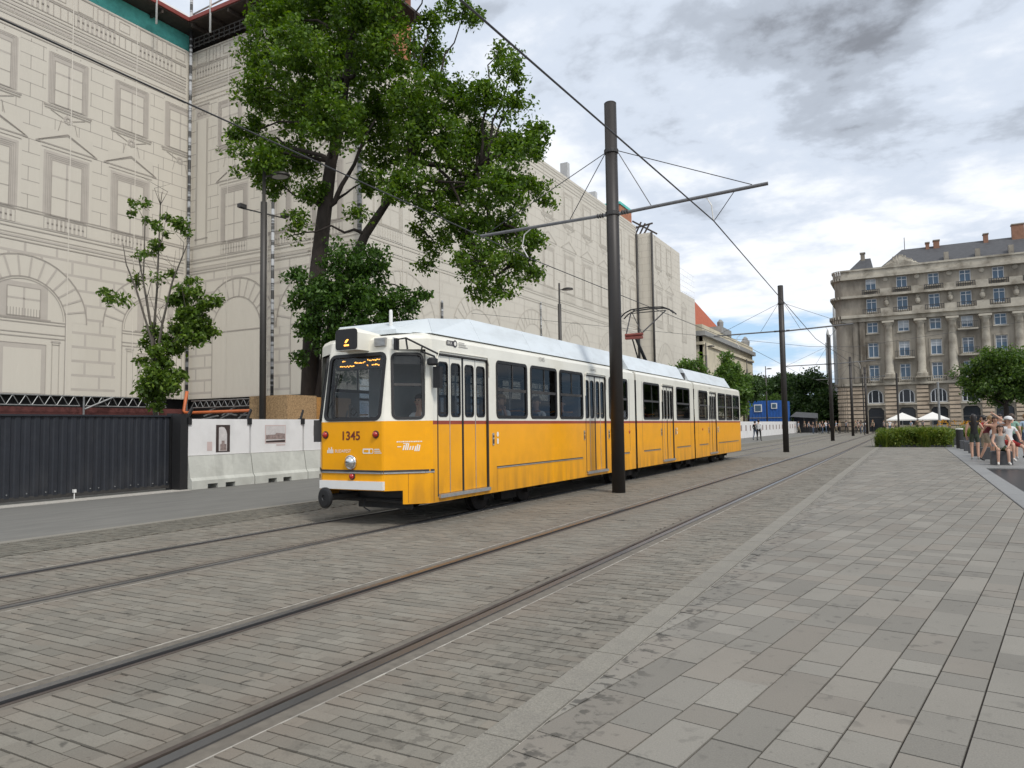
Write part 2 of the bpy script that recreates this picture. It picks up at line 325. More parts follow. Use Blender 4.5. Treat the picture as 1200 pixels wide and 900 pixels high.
mbb.build('paving_bed', ['joint_sand', 'brick_far'], bed)
full, rest = [], []
for a, b in ZONES:
    k = 0; y = KY0
    while y < KY1-.05:
        x = a - (.1035 if k % 2 else 0) + (rng.random()-.5)*.012
        while x < b:
            x0, x1 = max(x, a), min(x+.207, b)
            if x1-x0 > .03:
                dz = float(rng.normal(0, .0018)); g = .0055
                if x1-x0 > .2:
                    z = visible((x0+x1)/2, y+.05); full.append((z if z else 1e9, x0+.0018, x1-.0018, y+g, y+.104-g, dz))
                else: rest.append((x0+.0015, x1-.0015, y+g, y+.104-g, dz))
            x += .207
        y += .104; k += 1
full.sort()
src = None
for z, x0, x1, y0, y1, dz in full[:300]:
    if src is None:
        m_ = MB(); m_.box(-.1015, .1015, -.0465, .0465, -.012, 0); src = m_.build('paving_brick', 'brick_paver', bed); ob = src
    else: ob = inst(src, bed)
    ob.location = ((x0+x1)/2, (y0+y1)/2, dz); ob.rotation_euler = (0, 0, random.uniform(-.012, .012))
m_ = MB()
for q in [f[1:] for f in full[300:]]+rest: m_.box(q[0], q[1], q[2], q[3], -.0101, q[4])
tag(m_.build('paving_bricks_beyond', 'brick_paver', bed), None, None, kind='stuff')

# tram rails: grooved rail, groove on the inner side
def rail(xc, s, label):                     # s=+1: gauge side to the left (right hand rail of its track)
    t = thing('tram_rail', label, 'rail', (xc, 0, 0), 'embedded tram rails')
    def strip(name, a, b, z0, z1, mat):
        x0, x1 = sorted((xc+s*a, xc+s*b)); return MB().box(x0, x1, -9, FARY, z0, z1).build(name, mat, t)
    strip('groove', -.070, -.030, -.0599, -.056, 'rail_groove'); strip('guard_lip', -.105, -.070, -.055, -.001, 'rail_rust')
    strip('rail_head', -.030, .040, -.055, .006, 'rail_head'); strip('filler', .040, .150, -.055, -.004, 'rubber_strip'); strip('filler', -.170, -.105, -.055, -.004, 'rubber_strip')
    strip('sealant_line', .150, .163, -.055, .000, 'sealant')
    return t
rail(-3.055, 1, 'grooved tram rail nearest the plaza kerb'); rail(-4.565, -1, 'rusty grooved rail of the empty track beside the steel poles')
rail(-6.965, 1, 'grooved tram rail under the right wheels of the yellow tram'); rail(-8.475, -1, 'grooved tram rail under the far wheels of the yellow tram')

# kerb strip with single stones
ks = struct(MB().box(-1.905, -1.697, -8, FARY, -.09, -.008).build('kerb_strip', 'mortar'))
y = -.5; k0 = None; n = 0
while y < 48:
    ob = (MB().box(-.102, .100, -.356, .356, -.01, .004).build('kerb_stone', 'kerb_granite', ks)) if k0 is None else inst(k0, ks)
    k0 = k0 or ob; ob.location = (-1.80, y+.36, random.uniform(-.001, .001)); y += .7255
tag(MB().box(-1.9, -1.7, y, FARY, -.008, .003).build('kerb_stones_beyond', 'kerb_granite', ks), None, None, kind='stuff')

# plaza slabs: courses turned about nine degrees from the tracks, cut along the kerb
plaza = struct(MB().box(-1.695, 1.60, -8, 52.0, -.09, -.010).build('plaza_pavement', 'joint_sand'))
SA = radians(8.9); SU = (sin(SA), cos(SA)); SV = (cos(SA), -sin(SA)); WID = .2475
def clip(poly, nx, c):                      # keep nx*x <= c
    out = []
    for i in range(len(poly)):
        p, q = poly[i], poly[(i+1) % len(poly)]; dp, dq = nx*p[0]-c, nx*q[0]-c
        if dp <= 0: out.append(p)
        if dp*dq < 0: t = dp/(dp-dq); out.append((p[0]+(q[0]-p[0])*t, p[1]+(q[1]-p[1])*t))
    return out
slabs = []
v0 = -1.23*SV[0] + 3.078*SV[1]
for j in range(-44, 26):
    va = v0+j*WID; s_ = -4.0+random.random()
    while s_ < 53:
        ln = random.choice((.245, .245, .245, .245, .36, .36, .49, .49, .70)); g = .005
        pts = [(s_+g, va+g), (s_+ln-g, va+g), (s_+ln-g, va+WID-g), (s_+g, va+WID-g)]
        poly = [(a*SU[0]+b*SV[0], a*SU[1]+b*SV[1]) for a, b in pts][::-1]; s_ += ln
        poly = clip(clip(poly, -1, 1.688), 1, 1.59)
        if len(poly) < 3 or not (-2 < poly[0][1] < 51): continue
        cxm = sum(p[0] for p in poly)/len(poly); cym = sum(p[1] for p in poly)/len(poly); z = visible(cxm, cym)
        slabs.append((z if z else 1e9, poly))
slabs.sort(key=lambda q: q[0])
def prism(mb, poly, z0, z1):
    k = len(poly); ar = sum(poly[i][0]*poly[(i+1) % k][1]-poly[(i+1) % k][0]*poly[i][1] for i in range(k))
    if ar < 0: poly = poly[::-1]
    mb.add([(a, b, z1) for a, b in poly]+[(a, b, z0) for a, b in poly], [tuple(range(k))]+[(i, i+k, (i+1) % k+k, (i+1) % k) for i in range(k)])
for z, poly in slabs[:300]:
    m_ = MB(); prism(m_, poly, -.011, float(rng.normal(0, .0012))); m_.build('paving_slab', 'plaza_slab', plaza)
m_ = MB()
for z, poly in slabs[300:]: prism(m_, poly, -.011, float(rng.normal(0, .0012)))
tag(m_.build('paving_slabs_beyond', 'plaza_slab', plaza), None, None, kind='stuff')
# granite apron on the right with a sunken basin
gr = struct(MB().box(1.61, 2.0, 5, 49, -.09, .000).box(2.0, 30, 27.4, 175, -.09, .000).box(2.0, 30, 5, 10, -.09, .000).build('granite_apron', 'granite'))
struct(MB().box(2.0, 30, 10, 27.4, -.088, -.06).build('basin_floor', 'rail_groove'))
wt = bpy.data.materials.new('basin_water'); wt.use_nodes = True; wb = wt.node_tree.nodes['Principled BSDF']; wb.inputs['Base Color'].default_value = (.012, .014, .016, 1); wb.inputs['Roughness'].default_value = .3; wb.inputs['Specular IOR Level'].default_value = .15; MT['basin_water'] = wt
struct(MB().add([(2.0, 10, -.03), (30, 10, -.03), (30, 27.4, -.03), (2.0, 27.4, -.03)], [(0, 1, 2, 3)]).build('water', 'basin_water'))
mg = MB()
for i in range(14):
    for j in range(30):
        if i > 1 and j < 18: continue
        x0, y0 = 1.62+i*.8, 9+j*1.25
        if y0 > 26 and i > 0 or i == 0 and x0 < 2: mg.box(x0, min(x0+.79, 1.995) if i == 0 else x0+.79, y0, y0+1.24, 0.001, .006) if (i == 0 or y0 > 27.4) else None
tag(mg.build('granite_flag', 'granite', gr), None, None, kind='stuff')
sheet_far = struct(MB().box(-1.695, 1.60, 52, FARY, -.09, -.003).build('plaza_far', 'far_paving'))
# ------------------------------------------------------------------ the tram
pm('tram_yellow', (0.86, 0.372, 0.001), 0.36, 0.05, 1.5, 0.03, 5, spec=.3, coat=.12, skirt=(.10, .065, .03), dirt=(0.45, 0.20, 0.02), dscale=2.2, damt=.18)
pm('tram_cream', (0.76, 0.735, 0.645), 0.35, 0.04, 1.5, coat=.3, dirt=(0.42, 0.40, 0.33), dscale=2, damt=.2)
pm('tram_red', (0.30, 0.045, 0.018), 0.4, 0.1, 3)
pm('fairing_silver', (0.62, 0.67, 0.70), 0.38, 0.05, 1.2, coat=.15, dirt=(0.40, 0.42, 0.42), dscale=1.5, damt=.45, stretch=(1, .6, 2))
pm('black_rubber', (0.012, 0.012, 0.013), 0.6, 0.2, 12)
pm('dark_metal', (0.035, 0.033, 0.032), 0.55, 0.3, 8, dirt=(0.07, 0.055, 0.045), dscale=4)
pm('undercarriage', (0.016, 0.014, 0.013), 0.85, 0.4, 6, dirt=(0.035, 0.026, 0.02), dscale=4, spec=.2)
pm('alu_trim', (0.50, 0.50, 0.49), 0.35, 0.15, 10, metal=.8)
pm('white_paint', (0.72, 0.72, 0.70), 0.4, 0.05, 3, dirt=(0.45, 0.44, 0.42), dscale=3, damt=.3)
pm('decal_white', (0.78, 0.76, 0.70), 0.5, 0.02); pm('decal_dark', (0.05, 0.045, 0.05), 0.5, 0.05); pm('decal_maroon', (0.16, 0.025, 0.010), 0.5, 0.05); pm('decal_grey', (0.30, 0.29, 0.27), .5, .05)
pm('interior_dark', (0.050, 0.047, 0.045), 0.7, 0.2, 4); pm('interior_panel', (0.26, 0.28, 0.28), 0.6, 0.1, 4); pm('interior_brown', (0.10, 0.045, 0.022), 0.5, 0.2, 4)
pm('seat_blue', (0.035, 0.045, 0.075), 0.7, 0.2, 6); pm('handrail_orange', (0.75, 0.30, 0.05), 0.4, 0.05)
pm('lens_red', (0.35, 0.012, 0.008), 0.15, 0.1, coat=.6); pm('chrome', (0.75, 0.75, 0.74), 0.08, 0.02, metal=1.0); pm('lens_clear', (0.70, 0.70, 0.69), 0.12, 0.35, 14, metal=.9, coat=.6)
emat('led_orange', (1.0, 0.42, 0.06), 2.2)
glass('tram_glass', (0.42, 0.44, 0.45), 0.5); glass('cab_glass', (0.84, 0.87, 0.87), 0.7); glass('clear_glass', (0.9, 0.9, 0.9), .8)

TX, TY0 = -7.72, 8.80
tram = thing('tram', 'yellow and cream articulated tram numbered 1345 standing on the far track', 'tram', (TX, TY0, 0))
def T(x, y, z): return (TX+x, TY0+y, z)
HW, Z_SK, Z_BELT, Z_STR, Z_WT = 1.15, .34, 1.56, 1.62, 2.74
PLR = Plane(T(HW, 0, 0), (0, 1, 0), (0, 0, 1)); PLL = Plane(T(-HW, 0, 0), (0, -1, 0), (0, 0, 1))
W0, W1 = 1.67, 2.71
# sections: y0, y1, doors, windows right
y_ = lambda *a: [q-TY0 for q in a]
SECT = [(.58, 10.10, [y_(9.50, 11.10), y_(15.48, 16.78)], [y_(11.38, 12.58), y_(12.73, 13.94), y_(14.08, 15.34), y_(16.98, 18.32)]),
        (10.24, 16.18, [y_(21.33, 22.58)], [y_(19.62, 21.1), y_(22.9, 24.46)]),
        (16.32, 23.95, [y_(27.13, 28.32)], [y_(25.68, 26.96), y_(28.6, 29.86), y_(29.99, 31.15), y_(31.28, 32.55)])]
CAB = [(.60, 0.0), (.632, .012), (.655, .04), (1.085, .46), (1.13, .52), (1.15, .58)]
def rake(z): return 0.0 if z < Z_STR else .17*(z-Z_STR)/(Z_WT-Z_STR)
def cabpts(z, s=1, extra=0.0, inset=0.0):
    out = []
    for x, yy in CAB:
        k = 1-yy/.58; out.append((s*(x-inset-.03*k*(rake(z)/.17)), yy+rake(z)*k+extra*k+inset*k))
    return out
def roof_levels(): return [(Z_WT, 0.0, 0.0), (2.91, .010, .01), (2.97, .055, .05), (3.015, .17, .16), (3.05, .42, .42)]
def outline(z, inset, ex, y0, y1, front, rear):
    pts = []
    if front: pts += [(a, b) for a, b in cabpts(z, 1, ex, inset)]
    else: pts += [(HW-inset, y0)]
    if rear: pts += [(a, 23.95+.58-b+(y1-23.95)) for a, b in cabpts(z, 1, ex, inset)][::-1]
    else: pts += [(HW-inset, y1)]
    return pts+[(-a, b) for a, b in pts[::-1]]
for si, (a, b, doors, wins) in enumerate(SECT):
    mb = MB()        # 0 yellow 1 cream 2 red 3 dark
    for pl, sgn in ((PLR, 1), (PLL, -1)):
        ds = sorted(doors) if sgn > 0 else []
        cuts = [a]+[q for d in ds for q in d]+[b]
        u = (lambda q: q) if sgn > 0 else (lambda q: -q)
        for i in range(0, len(cuts), 2):
            p, q = sorted((u(cuts[i]), u(cuts[i+1])))
            c = .10
            skirt = [(p, Z_SK), (q, Z_SK), (q, Z_BELT), (p, Z_BELT)]
            mb.mat(0).panel(PL_ := pl, skirt); mb.mat(2).panel(pl, [(p, Z_BELT), (q, Z_BELT), (q, Z_STR), (p, Z_STR)], d=0.0)
            hs_ = [rrect(*sorted((u(x0), u(x1))), W0, W1, .09) for x0, x1 in wins if p-.01 <= min(u(x0), u(x1)) and max(u(x0), u(x1)) <= q+.01]
            if sgn < 0: hs_ = [rrect(-x1, -x0, W0, W1, .09) for x0, x1 in (wins+[[d[0]+.1, d[1]-.1] for d in doors])]
            mb.mat(1).panel(pl, [(p, Z_STR), (q, Z_STR), (q, Z_WT), (p, Z_WT)], hs_)
        for d0, d1 in ds:
            mb.mat(0).panel(pl, [(d0, Z_SK), (d1, Z_SK), (d1, .42), (d0, .42)]); mb.mat(1).panel(pl, [(d0, 2.70), (d1, 2.70), (d1, Z_WT), (d0, Z_WT)])
    # cab faces: front of the first section, back of the last one
    for end, flip in ((si == 0, False), (si == 2, True)):
        if not end: continue
        yb = (lambda q: q) if not flip else (lambda q: b+.58-q)
        def lv(z, s): return [T(x, yb(q), z) for x, q in cabpts(z, s)]
        for s in (1, -1):
            for za, zb, mi in ((.72, 1.40, 0), (1.40, Z_STR, 0)):
                A, B = lv(za, s), lv(zb, s)
                for i in range(5):
                    f = [A[i], A[i+1], B[i+1], B[i]]; mb.mat(mi).quad(*(f if (s > 0) != flip else f[::-1]))
            A, B = lv(Z_SK, s), lv(.72, s)                   # skirt only on the outer half of the slanted side
            for i in (2, 3, 4):
                p0, p1, q0, q1 = Vector(A[i]), Vector(A[i+1]), Vector(B[i]), Vector(B[i+1])
                if i == 2: p0 = p0.lerp(p1, .42); q0 = q0.lerp(q1, .42)
                f = [p0, p1, q1, q0]; mb.mat(0).quad(*(f if (s > 0) != flip else f[::-1]))
            A, B = lv(.55, s), lv(.72, s); f = [Vector(A[2]), Vector(A[2]).lerp(Vector(A[3]), .42), Vector(B[2]).lerp(Vector(B[3]), .42), Vector(B[2])]
            mb.mat(0).quad(*(f if (s > 0) != flip else f[::-1]))
            for i in (0, 1):
                f = [A[i], A[i+1], B[i+1], B[i]]; mb.mat(0).quad(*(f if (s > 0) != flip else f[::-1]))
            A, B = lv(Z_STR, s), lv(Z_WT, s)
            for i in (0, 1, 3, 4):
                f = [A[i], A[i+1], B[i+1], B[i]]; mb.mat(1).quad(*(f if (s > 0) != flip else f[::-1]))
        # flat nose and raked windscreen wall with its opening
        for za, zb in ((.55, 1.40), (1.40, Z_STR)):
            f = [T(-.60, yb(0), za), T(.60, yb(0), za), T(.60, yb(0), zb), T(-.60, yb(0), zb)]; mb.mat(0).quad(*(f if not flip else f[::-1]))
        if not flip: plf = Plane(T(0, 0, Z_STR), (1, 0, 0), (0, rake(Z_WT), Z_WT-Z_STR))
        else: plf = Plane(T(0, yb(0), Z_STR), (-1, 0, 0), (0, -rake(Z_WT), Z_WT-Z_STR))
        hgt = sqrt(rake(Z_WT)**2+(Z_WT-Z_STR)**2)
        wsr = (-.585, .585, .03, hgt-.05)
        WS = (plf, wsr); o_ = [(-.60, 0), (.60, 0), (.57, hgt), (-.57, hgt)]
        mb.mat(1).panel(plf, o_, [rrect(-.555, .555, .035, hgt-.06, .09)])
        # slanted cab side walls with openings
        SIDEW = []
        for s in (1, -1):
            A, B = lv(Z_STR, s), lv(Z_WT, s); p0, p1, q0, q1 = (Vector(A[2]), Vector(A[3]), Vector(B[2]), Vector(B[3]))
            if (s > 0) == flip: p0, p1, q0, q1 = p1, p0, q1, q0
            pls = Plane(p0, p1-p0, q0-p0) if s > 0 and not flip or s < 0 and flip else Plane(p1, p0-p1, q1-p1)
            if s < 0 and not flip: pls = Plane(p1, p0-p1, q1-p1)
            ou = [pls.uv(k) for k in (p0, p1, q1, q0)]
            us = sorted(k[0] for k in ou); w_lo, w_hi = us[1]+.015, us[2]-.02
            hole = rrect(w_lo, w_hi, .04, 1.06, .08); mb.mat(1).panel(pls, ou if ou[0][0] < ou[1][0] else ou[::-1], [hole]); SIDEW.append((pls, (w_lo, w_hi, .04, 1.06)))
        if not flip: FRONT = (plf, hgt, SIDEW)
        else: REAR = (plf, hgt, SIDEW)
    # roof shell
    prev = None
    for z, ins, ex in roof_levels():
        ring_ = [T(x, q, z) for x, q in outline(z if z <= Z_WT else Z_WT, ins, ex, a, b, si == 0, si == 2)]
        if prev:
            k = len(ring_)
            for i in range(k-1):
                x0, x1 = ring_[i], ring_[i+1]
                if si > 0 and i == k-1: continue
                mb.mat(1).quad(prev[i], prev[i+1], x1, x0)
            if si == 0: mb.mat(1).quad(prev[k-1], prev[0], ring_[0], ring_[k-1])
            if si != 0: mb.mat(1).quad(prev[k-1], prev[0], ring_[0], ring_[k-1])
        prev = ring_
    mb.mat(1).add(prev, [tuple(range(len(prev)))])
    # dark inner end walls, floor pan
    for ye, on in ((a+.02, si > 0), (b-.02, si < 2)):
        if on: mb.mat(3).panel(Plane(T(0, ye, 0), (1, 0, 0), (0, 0, 1)), [(-1.13, .45), (1.13, .45), (1.13, 2.95), (-1.13, 2.95)], [rrect(-.45, .45, .9, 2.6, .05)])
    fa, fb = (a if si else .55), (b if si < 2 else b+.05)
    mb.mat(3).box(TX-1.07, TX+1.07, TY0+fa, TY0+fb, .62, .86)
    mb.box(TX-1.10, TX+1.10, TY0+fa, TY0+fb, 2.735, 2.76)
    body = autosmooth(mb.build('car_body', ['tram_yellow', 'tram_cream', 'tram_red', 'interior_dark'], tram), 32)
    # windows
    for pl, lst in ((PLR, wins), (PLL, [(-x1, -x0) for x0, x1 in wins]+[(-d[1]+.1, -d[0]-.1) for d in doors])):
        for x0, x1 in lst:
            fr = MB().ring(pl, (x0, x1, W0, W1), .09, .045, .012, .010, -.035).build('window', 'black_rubber', tram)
            MB().panel(pl, rrect(x0+.03, x1-.03, W0+.03, W1-.03, .07), d=-.012).build('window_pane', 'tram_glass', fr)
            xm = x0+(x1-x0)*.52
            MB().mat(0).panel(pl, [(x0+.04, 2.16), (x1-.04, 2.16), (x1-.04, 2.215), (x0+.04, 2.215)], d=.002, thick=.02).panel(pl, [(xm-.012, 2.216), (xm+.012, 2.216), (xm+.012, W1-.045), (xm-.012, W1-.045)], d=0.0, thick=.018).build('window_bar', 'dark_metal', fr)
    # doors
    for d0, d1 in doors:
        dr = MB().ring(PLR, (d0+.012, d1-.012, .432, 2.688), .03, .012, .008, .004, -.09).build('door', 'dark_metal', tram)
        wl = (d1-d0-.06-.05)/4; big = (d1-d0) > 1.4
        for k in range(4):
            u0 = d0+.03+k*wl+(.05 if k > 1 else 0); u1 = u0+wl-.012; e_ = .055 if big else .05
            lf = MB(); lf.mat(0).panel(PLR, [(u0, .46), (u1, .46), (u1, Z_BELT), (u0, Z_BELT)], d=-.03, thick=.02); lf.mat(2).panel(PLR, [(u0, Z_BELT), (u1, Z_BELT), (u1, Z_STR), (u0, Z_STR)], d=-.03, thick=.02)
            hole = (u0+e_*.8, u1-e_*.8, 1.69, 2.56)
            lf.mat(1).panel(PLR, [(u0, Z_STR), (u1, Z_STR), (u1, 2.665), (u0, 2.665)], [rrect(*hole, .06)], d=-.03, thick=.02)
            lf.build('door_leaf', ['tram_yellow', 'tram_cream', 'tram_red'], dr)
            MB().ring(PLR, hole, .06, .012, .012, -.024, -.045).build('pane_gasket', 'black_rubber', dr)
            MB().panel(PLR, rrect(hole[0], hole[1], hole[2], hole[3], .055), d=-.04).build('door_pane', 'tram_glass', dr)
            if k in (0, 2): MB().panel(PLR, [(u1, .47), (u1+.012, .47), (u1+.012, 2.66), (u1, 2.66)], d=-.022, thick=.02).build('hinge_strip', 'alu_trim', dr)
        um = d0+.03+2*wl
        MB().panel(PLR, [(um-.006, .46), (um+.044, .46), (um+.044, 2.665), (um-.006, 2.665)], d=-.026, thick=.02).build('door_edge_rubber', 'black_rubber', dr)
        MB().box(TX+HW-.12, TX+HW+.045, TY0+d0+.02, TY0+d1-.02, .40, .455).build('door_step', 'alu_trim', dr)
        MB().tube([T(HW+.012, d0-.012, 2.2), T(HW+.012, d0-.012, 2.6), T(HW+.012, d0+.05, 2.735), T(HW+.012, d1-.05, 2.735), T(HW+.012, d1+.012, 2.6), T(HW+.012, d1+.012, 2.4)], .010, 6).build('rain_strip', 'tram_cream', dr)
        for uu in (d0-.13, d1+.11):
            if a+.1 < uu < b:
                bt = MB().panel(PLR, rrect(uu, uu+.06, 1.18, 1.40, .015), d=.014, thick=.014).build('door_button', 'alu_trim', dr)
                MB().panel(PLR, rrect(uu+.012, uu+.048, 1.21, 1.29, .01), d=.022, thick=.012).panel(PLR, rrect(uu+.015, uu+.045, 1.32, 1.36, .01), d=.022, thick=.012).build('button', 'decal_dark', bt)
        if d1+.3 < b: MB().panel(PLR, rrect(d1+.27, d1+.34, 1.33, 1.42, .034), d=.006).panel(PLR, rrect(d1+.275, d1+.335, 1.20, 1.30, .02), d=.006).build('notice_sticker', 'decal_white', dr)
    # long trim line under the windows
    segs = [q for d in sorted(doors) for q in d]; segs = [a+(.58 if False else .28)]+segs+[b-.28]
    for i in range(0, len(segs), 2):
        p, q = segs[i]+.27, segs[i+1]-.22
        if q-p > .4:
            MB().panel(PLR, [(p, .785), (q, .785), (q, .80), (p, .80)], d=.008, thick=.008).build('trim_line', 'dark_metal', tram)
            MB().panel(PLR, [(p, .765), (q, .765), (q, .784), (p, .784)], d=.010, thick=.010).build('trim_line', 'alu_trim', tram)
            for pj in (p, (p+q)/2): MB().panel(PLR, [(pj, .36), (pj+.006, .36), (pj+.006, .765), (pj, .765)], d=.002).build('panel_joint', 'decal_maroon', tram)
    for jy in ([b-.45] if si < 2 else [])+([a+.45] if si > 0 else []):
        MB().panel(PLR, [(jy, .82), (jy+.014, .82), (jy+.014, 2.73), (jy, 2.73)], d=.002).build('panel_joint', 'decal_dark', tram)
# joints between the sections
for ya, yb_ in ((10.06, 10.28), (16.14, 16.36)):
    m_ = MB()
    for k in range(5):
        q = ya+(yb_-ya)*k/5; e_ = .06+.02*(k % 2); m_.box(TX-HW+e_, TX+HW-e_, TY0+q, TY0+q+(yb_-ya)/5, .5, 2.92)
    m_.build('bellows', 'black_rubber', tram)
# windscreen, cab side windows
for nm, (plf, hgt, sw) in (('f', FRONT), ('r', REAR)):
    ws = MB().ring(plf, (-.555, .555, .035, hgt-.06), .09, .028, .028, .012, -.03).build('windscreen', 'black_rubber', tram)
    MB().panel(plf, rrect(-.545, .545, .045, hgt-.07, .08), d=-.008).build('windscreen_pane', 'cab_glass', ws)
    for pls, (a, b, c, d) in sw:
        wf = MB().ring(pls, (a, b, c, d), .08, .022, .022, .012, -.03).build('cab_window', 'black_rubber', tram)
        MB().panel(pls, rrect(a+.01, b-.01, c+.01, d-.01, .07), d=-.008).build('cab_window_pane', 'cab_glass', wf)
        MB().panel(pls, [(a+.02, .55), (b-.02, .55), (b-.02, .59), (a+.02, .59)], d=.002, thick=.02).build('window_bar', 'dark_metal', wf)
        if nm == 'f': MB().panel(pls, [(a+.02, .90), (b-.02, .90), (b-.02, d-.02), (a+.02, d-.02)], d=-.02, thick=.005).build('sun_blind', 'interior_dark', wf)
plf, hgt, SW = FRONT; PF = Plane(T(0, 0, 0), (1, 0, 0), (0, 0, 1))
# destination display behind the windscreen
ds_ = MB().panel(plf, [(-.48, .86), (.48, .86), (.48, 1.06), (-.48, 1.06)], d=-.05, thick=.06).build('destination_display', 'black_rubber', tram)
rl_ = random.Random(5); lb = MB()
for row, (u0, u1, v) in enumerate(((-.36, -.30, .985), (-.10, .12, .955), (.16, .42, .985), (-.40, -.10, .90), (.16, .19, .90), (.26, .42, .90))):
    u = u0
    while u < u1:
        wd = rl_.uniform(.014, .034); v0_ = v+rl_.uniform(-.008, .010); lb.panel(plf, [(u, v0_), (min(u+wd, u1), v0_), (min(u+wd, u1), v0_+rl_.uniform(.012, .026)), (u, v0_+.014)], d=-.045); u += wd+rl_.uniform(.004, .014)
tag(lb.build('led_dots', 'led_orange', ds_), None, None, kind='stuff')
# wipers
for wx in (-.34,):
    MB().tube([plf.p(wx, .06, .02), plf.p(wx-.06, .45, .03), plf.p(wx-.02, .78, .025)], .010, 6).tube([plf.p(wx-.12, .22, .025), plf.p(wx+.03, .80, .02)], .007, 6).build('wiper', 'black_rubber', tram)
# roof number box
bx = MB(); X0, X1, YA, YB, ZA, ZB = -.24, .22, -.10, .85, 2.74, 3.09
c = [(X0, ZA), (X1, ZA), (X1, ZB-.08), (X1-.07, ZB), (X0+.07, ZB), (X0, ZB-.08)]; k = 6
v_ = [T(x, YA, z) for x, z in c]+[T(x, YB, min(z, 3.0)) for x, z in c]
bx.add(v_, [(0, 1, 2, 3, 4, 5), (11, 10, 9, 8, 7, 6)]+[(i+6, (i+1) % 6+6, (i+1) % 6, i) for i in range(6)]); nb = bx.build('route_number_box', 'tram_cream', tram)
PB = Plane(T(0, YA, 0), (1, 0, 0), (0, 0, 1))
MB().panel(PB, rrect(X0+.012, X1-.012, ZA+.01, ZB-.015, .05), d=.012, thick=.012).build('display_face', 'black_rubber', nb)
MB().panel(PB, [(-.035, ZA+.115), (.0, ZA+.115), (.045, ZA+.165), (.02, ZA+.175), (-.02, ZA+.15)], d=.016).build('led_mark', 'led_orange', nb); MB().panel(PB, [(-.05, ZA+.065), (.05, ZA+.065), (.05, ZA+.09), (-.05, ZA+.09)], d=.016).build('led_bar', 'led_orange', nb)
gv = MB().box(*[q for pr_ in ((TX+.34, TX+.56),) for q in pr_], TY0+.145, TY0+.20, 2.80, 2.93).build('vent_grille', 'decal_grey', tram)
for k in range(6): MB().box(TX+.345, TX+.555, TY0+.135, TY0+.15, 2.808+k*.02, 2.818+k*.02).build('vent_slat', 'alu_trim', gv)
MB().lathe(T(.30, .62, 3.0), [(.045, 0), (.045, .1), (.03, .12), (.028, .42), (.02, .45)], 10).build('aerial', 'white_paint', tram)
MB().box(TX+.66, TX+.69, TY0+.2, TY0+.24, 2.82, 2.93).build('small_bracket', 'white_paint', tram)
# nose: number, emblems, lamps, trim, bumper, buffer
text('1345', .19, PF, -.015, 1.335, 'decal_maroon', 'fleet_number', tram, align='CENTER', sx=1.05, bold=.004)
text('BUDAPEST', .070, PF, -.34, 1.135, 'decal_white', 'city_lettering', tram)
m_ = MB()
for k, h in enumerate((.05, .085, .06, .095, .06)): m_.panel(PF, [(-.50+k*.027, 1.125), (-.48+k*.027, 1.125), (-.48+k*.027, 1.125+h), (-.50+k*.027, 1.125+h)], d=.004)
m_.build('city_emblem', 'decal_white', tram)
lg = MB().panel(PF, rrect(.23, .44, 1.12, 1.20, .02), d=.004).build('operator_emblem', 'decal_white', tram); MB().panel(PF, rrect(.37, .43, 1.13, 1.19, .029), d=.006).panel(PF, rrect(.25, .35, 1.14, 1.18, .012), d=.006).build('emblem_detail', 'tram_yellow', lg)
for k in range(3): MB().panel(PF, [(.46, 1.125+k*.028), (.60-.02*k, 1.125+k*.028), (.60-.02*k, 1.138+k*.028), (.46, 1.138+k*.028)], d=.004).build('emblem_lines', 'decal_white', tram)
hl = MB().lathe(T(0.0, 0, .985), [(.115, 0), (.115, .03), (.10, .045), (.092, .04)], 24, (0, -1, 0)).build('headlight', 'chrome', tram, True)
MB().lathe(T(0.0, -.038, .985), [(.09, 0), (.085, .018), (.06, .032), (.02, .04)], 24, (0, -1, 0)).build('lens', 'lens_clear', hl, True)
for x, z, r in ((-.535, 1.415, .05), (.49, 1.415, .05), (.02, .765, .045)):
    rl = MB().lathe(T(x, 0, z), [(r+.012, 0), (r+.012, .012), (r, .014)], 16, (0, -1, 0)).build('red_lamp', 'dark_metal', tram); MB().lathe(T(x, -.012, z), [(r, 0), (r*.9, .025), (r*.4, .042)], 16, (0, -1, 0)).build('lens', 'lens_red', rl, True)
def wrap(z0, z1, d, mat, name, upto=.96):
    m = MB(); pts = [(-x, q) for x, q in CAB[:4]][::-1]+CAB[:4]; pts = pts+[(1.15, .56)] ; pts[-1] = (1.155, .60)
    for i in range(len(pts)-1):
        (xa, qa), (xb, qb) = pts[i], pts[i+1]; n_ = Vector((qb-qa, -(xb-xa), 0)).normalized(); o_ = n_*d
        m.add([T(xa+o_.x, qa+o_.y, z0), T(xb+o_.x, qb+o_.y, z0), T(xb+o_.x, qb+o_.y, z1), T(xa+o_.x, qa+o_.y, z1), T(xa-o_.x, qa-o_.y, z0), T(xb-o_.x, qb-o_.y, z0), T(xb-o_.x, qb-o_.y, z1), T(xa-o_.x, qa-o_.y, z1)], [(0, 1, 2, 3), (3, 2, 6, 7), (4, 5, 1, 0)])
    return m.build(name, mat, tram)
wrap(.835, .865, .012, 'dark_metal', 'trim_line'); wrap(.812, .834, .016, 'alu_trim', 'trim_line')
m_ = MB().box(TX-.64, TX+.64, TY0-.03, TY0+.05, .565, .695); m_.build('bumper', 'white_paint', tram)
uf = MB().box(TX-.75, TX+.95, TY0+.55, TY0+1.2, .36, .58).box(TX-.5, TX+.6, TY0+.75, TY0+.8, .2, .40).tube([T(-.9, .5, .36), T(.95, .5, .36)], .035, 8)
uf.build('underframe', 'dark_metal', tram)
